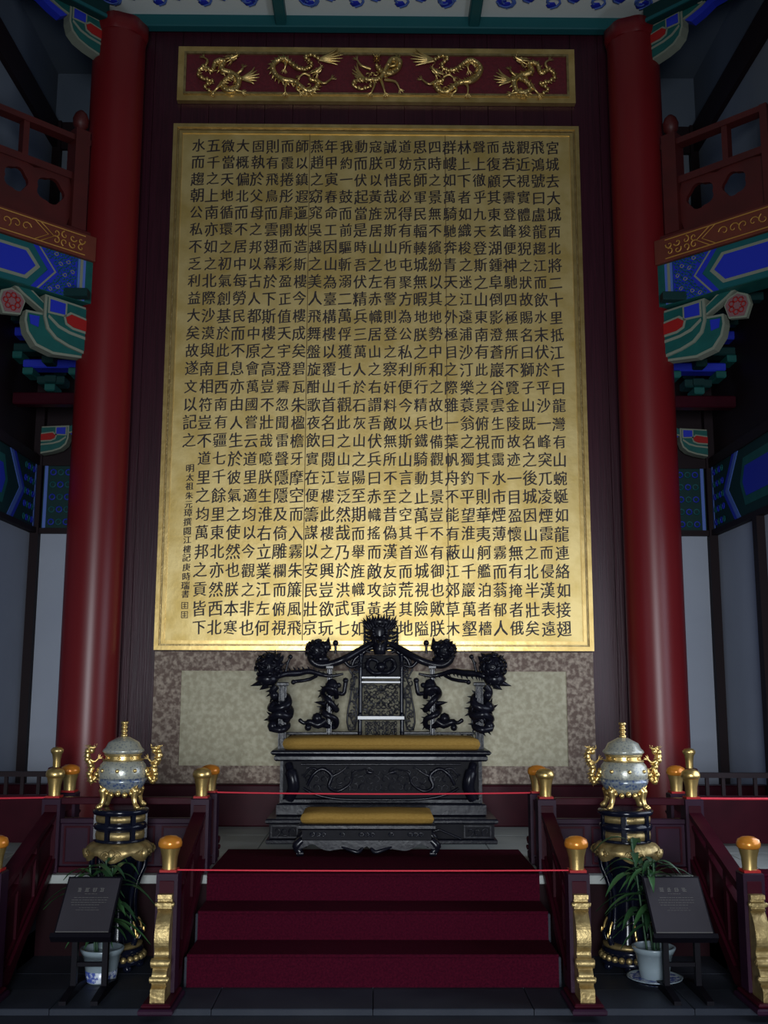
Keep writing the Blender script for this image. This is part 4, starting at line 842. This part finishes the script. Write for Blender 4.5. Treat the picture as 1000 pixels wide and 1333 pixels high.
# ------------------------------------------------------------------ censers on their stands
CDY = 6.22
def make_stand():
    t = thing('censer_stand', (0, 0, 0)); K = lambda y: max(0, zat(y, CDY)); G = lambda m_, nm, mt, p=t: m_.build(nm, mt, p)
    zt = zat(1052, CDY); z1 = zat(1061, CDY); z2 = zat(1070, CDY); z3 = zat(1079, CDY); z4 = zat(1092, CDY); z5 = zat(1118, CDY)
    G(MB().lathe([(.15, z1+.008), (.158, z1+.016), (.160, zt-.008), (.150, zt), (.10, zt)], n=32), 'top_disc', 'black_lacquer')
    G(MB().lathe([(.132, z4-.01), (.132, z1+.01)], n=32), 'drum', 'black_lacquer')
    G(MB().lathe([(.136, z3-.002), (.148, z3+.006), (.152, (z2+z3)/2), (.148, z2-.006), (.136, z2+.002)], n=32), 'drum_ring', 'black_lacquer')
    G(MB().lathe([(.135, z4-.012), (.146, z4-.006), (.135, z4+.004)], n=32), 'drum_ring', 'black_lacquer')
    for k in range(6):
        a = k*pi/3-pi/2+.22
        for za, zb_, r in ((z2+.006, z1+.004, .139), (z4+.006, z3-.006, .137)):
            G(MB().lathe([(r-.01, za), (r, za), (r+.003, (za+zb_)/2), (r, zb_), (r-.01, zb_)], n=8, a0=a-.40, a1=a+.40), 'gold_panel', 'old_gold')
        b = a+pi/6; o = G(MB().box((-.012, -.012, z4), (.012, .012, z1+.01), .003), 'stile', 'black_lacquer'); o.location = (.138*cos(b), .138*sin(b), 0); o.rotation_euler.z = b
    m = MB(); n_ = 48; prof = [(.135, z4-.012), (.165, z4-.022), (.188, z4-.045), (.192, z4-.070)]; vs = []
    for j, (r, z) in enumerate(prof+[(.180, z5)]):
        for i in range(n_):
            a = 2*pi*i/n_; lob = abs(sin(3*a)); q = r*(1+.03*cos(12*a)); vs.append((q*cos(a), q*sin(a), z+(.045*(1-lob)**1 if j == 4 else 0)))
    m.add(vs, [(j*n_+i, (j+1)*n_+i, (j+1)*n_+(i+1) % n_, j*n_+(i+1) % n_)[::-1] for j in range(4) for i in range(n_)], True); G(m, 'petal_collar', 'old_gold')
    for k in range(6):
        a = k*pi/3+pi/6; m = MB(); c = Vector((.186*cos(a), .186*sin(a), z4-.065)); m.ball(c, .026, 8, (1, 1, 1.2)); tx = Vector((-sin(a), cos(a), 0))
        for e in (-1, 1): m.tube([c+tx*e*.03+(tx*cos(x*.7)*e+Vector((0, 0, sin(x*.7))))*.022*(1-x/10)+Vector((cos(a), sin(a), 0))*.008 for x in range(8)], .006, 5)
        G(m, 'collar_boss', 'old_gold')
    zb2 = zat(1228, CDY); zb3 = zat(1238, CDY); zb4 = zat(1247, CDY)
    G(MB().lathe([(.10, zb2), (.085, zb2+.08), (.075, (zb2+z5)/2), (.09, z5-.02), (.13, z5+.02), (.13, z4-.015)], n=24, lobes=6, amp=.05), 'stem', 'black_lacquer')
    for k in range(6):
        a = k*pi/3+pi/6; c, s_ = cos(a), sin(a); m = MB(); R_ = lambda r, z: (r*c, r*s_, z)
        m.tube(spl([R_(.155, z5+.03), R_(.150, z5-.05), R_(.115, z5-.13), R_(.100, (zb2+z5)/2), R_(.115, zb2+.09), R_(.145, zb2+.05), R_(.135, zb2+.01)], 4), .016, 8); cl = G(m, 'curved_leg', 'black_lacquer')
        m = MB(); m.tube(spl([R_(.125, zb2+.13), R_(.142, zb2+.10), R_(.150, zb2+.06), R_(.164, zb2+.05), R_(.160, zb2+.075)], 3), [.007]*12+[.004], 6); G(m, 'gold_scroll', 'gold', cl)
    G(MB().lathe([(.13, zb2-.012), (.148, zb2-.008), (.150, zb2+.006), (.12, zb2+.012)], n=32), 'base_ring', 'old_gold')
    G(MB().lathe([(.14, zb3-.004), (.155, zb3), (.155, zb2-.016), (.14, zb2-.012)], n=32), 'base_ring', 'black_lacquer')
    m = MB()
    for k in range(24): a = 2*pi*k/24; m.ball((.158*cos(a), .158*sin(a), (zb3+zb4)/2), .020, 6, (1, 1, .9))
    G(m, 'petal_ring', 'old_gold')
    G(MB().lathe([(.15, zb4-.02), (.172, zb4-.012), (.165, zb4+.004), (.14, zb3)], n=32), 'base_plate', 'black_lacquer')
    for k in range(6): a = k*pi/3+.25; G(MB().lathe([(.012, 0), (.024, .008), (.028, .022), (.016, zb4-.018)], (.135*cos(a), .135*sin(a), 0), 12), 'foot', 'black_lacquer')
    return t, zt
def make_censer(z0):
    t = thing('censer', (0, 0, z0)); Z = lambda y: zat(y, CDY); G = lambda m_, nm, mt, p=t: m_.build(nm, mt, p)
    zb_, z1, z2, z3, z4, z5, z6 = Z(1033), Z(1027), Z(1004), Z(990), Z(984), Z(977), Z(962)
    G(MB().lathe([(.04, zb_-.004), (.08, zb_+.004), (.112, zb_+.03), (.134, (z1+z2)/2+.012), (.139, z2-.005), (.130, z2+.035), (.112, z3-.004), (.106, z3)], n=36), 'bowl', 'cloisonne'); bowl = t.children[0]
    G(MB().lathe([(.1165, zb_+.034), (.1355, zb_+.065), (.140, zb_+.09), (.136, zb_+.086)], n=36), 'blue_band', 'cloisonne_blue', t.children[0])
    for za, zc, r in ((z3-.002, z3+.006, .117),): G(MB().lathe([(.10, za), (r, za), (r, zc), (.10, zc)], n=36), 'rim', 'old_gold')
    G(MB().lathe([(.102, z3+.004), (.100, z4+.004)], n=36), 'neck', 'gold'); G(MB().lathe([(.104, z4), (.110, z4+.008), (.104, z4+.016), (.100, z4+.016)], n=36), 'lid_ring', 'old_gold')
    G(MB().lathe([(.108, z4+.014), (.120, z4+.024), (.116, z5+.004), (.104, z5+.014), (.088, z5+.045), (.060, z6-.006), (.030, z6+.010), (.012, z6+.012)], n=36), 'lid', 'cloisonne')
    m = MB(); zz = z6+.010
    for k, (r, h) in enumerate(((.020, .016), (.015, .010), (.020, .014), (.014, .008), (.019, .014), (.015, .010), (.022, .016))): m.lathe([(r*.8, 0), (r, h*.3), (r, h*.7), (r*.8, h)], (0, 0, zz), 16); zz += h
    G(m, 'finial', 'gold')
    for a in (-pi/2, -pi/2+.75, -pi/2-.75, pi/2, pi/2+.75, pi/2-.75):
        m = MB(); m.ball((.137*cos(a), .137*sin(a), z2+.008), .012, 8); G(m, 'boss', 'gold')
        m = MB(); m.ball((.103*cos(a), .103*sin(a), (z3+z4)/2+.004), .009, 8); G(m, 'boss', 'gold')
    for s in (-1, 1):
        m = MB(); P = lambda r, y, q=0: (s*r, q, Z(y))
        p = dragon_body(m, [P(.135, 1003), P(.155, 1012), P(.178, 1017), P(.188, 1008), P(.178, 999), P(.196, 992), P(.208, 984), P(.196, 976), P(.175, 978)], .016, 5, .9, 8)
        for i in range(0, len(p), 3): m.ball(p[i]+Vector((s*.004, -.008*((i % 2)*2-1), 0)), .018, 6)
        dragon_head(m, P(.188, 975, -.005), (-s*.9, -.2, .15), (0, 0, 1), .032, True, 7); claw_leg(m, P(.19, 990), P(.165, 992), P(.145, 988), .010)
        G(m, 'dragon_handle', 'gold')
    for k in range(4):
        a = -pi/2+(.9, -.9, pi-.9, pi+.9)[k]; c, s_ = cos(a), sin(a); m = MB(); P = lambda r, z: (r*c, r*s_, z)
        m.tube(spl([P(.085, zb_+.045), P(.115, zb_+.020), P(.112, zb_-.02), P(.122, z0+.03), P(.138, z0+.012)], 4), [.016, .022, .026, .026, .024, .021, .019, .018, .017, .016, .015, .014, .013, .014, .016, .017, .015], 9)
        m.ball(P(.118, zb_+.02), .024, 8, (1, 1, .9)); m.ball(P(.142, z0+.0125), .014, 8, (1.2, 1.2, .9)); m.cone(P(.12, zb_+.03), P(.14, zb_+.055), .012, 5); G(m, 'leg', 'gold')
    m = MB()
    for k in range(16): a = 2*pi*k/16; m.ball((.098*cos(a), .098*sin(a), zb_+.006-.008*(k % 2)), .017, 6)
    G(m, 'lower_garland', 'gold'); return t
std, zst = make_stand(); cen = make_censer(zst)
for s, side in ((-1, 'left'), (1, 'right')):
    x = s*1.463; a = std if s < 0 else copy_tree(std); b = cen if s < 0 else copy_tree(cen)
    a.location = (x, CDY, 0); b.location = (x, CDY, zst)
    tag(a, f'round black lacquer pedestal with gilt petal collar behind the {side} sign', 'stand', 'black and gold censer pedestals')
    tag(b, f'blue-grey enamel censer with gilt dragon handles, on the {side} pedestal', 'censer', 'enamel censers')
# ------------------------------------------------------------------ potted plants
def plant(x, y, label, lab2, kx, seed, hgt, spread, saucer):
    r_ = random.Random(seed)
    t = thing('potted_plant', (x, y, 0), label, 'plant', 'white potted plants')
    if saucer:
        sc = thing('saucer', (x, y, 0), lab2, 'saucer', 'blue and white saucers'); MB().lathe([(.09, 0), (.10, .004), (.145, .028), (.15, .034), (.14, .032), (.09, .012), (.02, .012)], (x, y, 0), 32).build('dish', 'ceramic', sc)
        MB().lathe([(.1035, .0045), (.1475, .0285), (.147, .0282)], (x, y, 0), 32).build('blue_pattern', 'ceramic_blue', sc)
    z0 = .0125 if saucer else 0.0; H = .175
    p = MB().lathe([(.070, z0), (.076, z0+.006), (.084, z0+.06), (.100, z0+H-.035), (.104, z0+H-.034), (.118, z0+H-.006), (.116, z0+H), (.104, z0+H), (.098, z0+H-.03)], (x, y, 0), 32).build('pot', 'ceramic', t)
    if not saucer: MB().lathe([(.0785, z0+.008), (.086, z0+.062), (.0855, z0+.0625)], (x, y, 0), 32).build('blue_band', 'ceramic_blue', p)
    MB().lathe([(.0985, z0+H-.035), (.001, z0+H-.028)], (x, y, 0), 24).build('soil', 'soil', t)
    for k in range(5):
        a = r_.uniform(0, 6.28); rr = r_.uniform(.01, .045); h = hgt*r_.uniform(.62, 1.0); b = Vector((x+rr*cos(a), y+rr*sin(a), z0+H-.03)); tip = b+Vector((kx*r_.uniform(.5, 1.2)+.03*cos(a), .02*sin(a), h))
        st_ = spl([b, b.lerp(tip, .5)+Vector((0, 0, .02)), tip], 4); stem = MB().tube(st_, .006, 6).build('stem', 'leaf', t)
        nl = 12
        for i in range(nl):
            f = .30+.70*i/nl; q = b.lerp(tip, f)+Vector((0, 0, .01)); an = i*2.4+r_.uniform(-.4, .4)+k; L = r_.uniform(.13, .24)*spread; up = r_.uniform(.35, 1.1)*(f+.1)
            d = Vector((cos(an), sin(an)*.75, 0)); sd = Vector((-d.y, d.x, 0)).normalized(); w0 = r_.uniform(.014, .024); vs = []; n_ = 6
            for j in range(n_+1):
                u = j/n_; c = q+d*L*u+Vector((0, 0, L*(up*u-1.15*u*u*(up*.5+.45)))); ww = w0*(sin(pi*min(1, u*.85+.15))**.7 if u < 1 else .05)
                vs += [c-sd*ww+Vector((0, 0, .003)), c-Vector((0, 0, .002)), c+sd*ww+Vector((0, 0, .003))]
            fs = [(j*3+e, j*3+e+1, j*3+e+4, j*3+e+3) for j in range(n_) for e in (0, 1)]
            MB().add(vs, fs, True).build('leaf', 'leaf' if r_.random() < .7 else 'leaf_pale', stem)
plant(at(131, 1260, 5.93).x, 5.95, 'potted plant with dark strap leaves behind the left sign', None, -.02, 4, .62, 1.15, False)
plant(at(852, 1260, 5.93).x, 5.93, 'leafy green potted plant behind the right sign', 'blue and white saucer under the plant pot behind the right sign', -.045, 8, .66, 1.15, True)
# ------------------------------------------------------------------ information signs
def sign(side, corners, leg_px, title, label):
    Yb, Yt = 5.60, 5.82
    bl, br, tl, tr = at(*corners[0], Yb), at(*corners[1], Yb), at(*corners[2], Yt), at(*corners[3], Yt)
    O = (bl+br)/2; U = (br-bl).normalized(); Wd = ((br-bl).length+(tr-tl).length)/2; Vv = ((tl+tr)/2-O); Hh = Vv.length; V = Vv.normalized()
    V = (V-U*V.dot(U)).normalized(); N = U.cross(V)                # N towards the viewer and up
    t = thing('information_sign', (O.x, 5.72, 0), label, 'sign', 'tilted information signs')
    h = Wd/2
    MB().prism([(-h-.008, -.010), (h+.008, -.010), (h+.008, Hh+.012), (-h-.008, Hh+.012)], O, U, V, N, -.022, -.002).build('back_board', 'sign_wood', t)
    pl = MB().prism([(-h, 0), (h, 0), (h, Hh), (-h, Hh)], O, U, V, N, -.002, .002).build('plate', 'sign_plate', t)
    m = MB(); m.prism([(-h+.0, .0), (h-.0, .0), (h-.0, .004), (-h+.0, .004)], O, U, V, N, .002, .004); m.build('plate_edge', 'sign_print', pl)
    MB().prism([(-h-.02, -.035), (h+.02, -.035), (h+.02, -.010), (-h-.02, -.010)], O, U, V, N, -.03, .015).build('ledge', 'sign_wood', t)
    rs = random.Random(title); m = MB(); G_ = O+N*.0026
    def bit(a, b, c, d): m.prism([(a, b), (c, b), (c, d), (a, d)], G_, U, V, N, 0, .0008)
    for i in range(4):                                           # four-character heading (illegible in the photograph) and rows of fine print
        cx_ = (-.066+i*.040)*(1 if side < 0 else 1); cy_ = Hh*.775; q = .013
        for k in range(3): bit(cx_-q*rs.uniform(.5, 1), cy_+(k-1)*q*.75-.0014, cx_+q*rs.uniform(.5, 1), cy_+(k-1)*q*.75+.0014)
        for k in range(2): a = cx_+(k-.5)*q*rs.uniform(.4, 1.2); bit(a-.0014, cy_-q*rs.uniform(.5, 1), a+.0014, cy_+q*rs.uniform(.5, 1))
    def line(v, a, b, wd=.0022):
        x_ = a
        while x_ < b: L = rs.uniform(.006, .018); bit(x_, v-wd/2, min(b, x_+L), v+wd/2); x_ += L+rs.uniform(.002, .005)
    line(Hh*.70, -.035, .03, .0016)
    for k, (a, b) in enumerate(((-.085, .095), (-.095, .095), (-.095, .09), (-.09, .055))): line(Hh*(.63-.045*k), a, b)
    for k, (a, b) in enumerate(((-.045, .05), (-.06, .06))): line(Hh*(.44-.04*k), a, b, .0014)
    o = m.build('heading_and_text', 'sign_print', pl)
    lx = [at(p, 1285, 5.72).x for p in leg_px]
    for x_ in lx:
        MB().box((x_-.014, 5.70, .03), (x_+.014, 5.735, O.z+.08), .003).build('leg', 'sign_wood', t)
        MB().prism([(5.52, 0), (5.93, 0), (5.93, .02), (5.76, .045), (5.70, .045), (5.52, .02)], (x_, 0, 0), (0, 1, 0), (0, 0, 1), (1, 0, 0), -.018, .018).build('runner_foot', 'sign_wood', t)
    MB().box((lx[0]+.014, 5.71, .135), (lx[1]-.014, 5.728, .158), .002).build('cross_bar', 'sign_wood', t)
sign(-1, ((71, 1214), (142, 1214), (90, 1143.5), (154, 1143.5)), (96, 136), 3, 'dark tilted information sign on a low black stand at the left')
sign(1, ((855, 1215), (928, 1215), (846, 1143.5), (917, 1143.5)), (868, 909), 5, 'dark tilted information sign on a low black stand at the right')
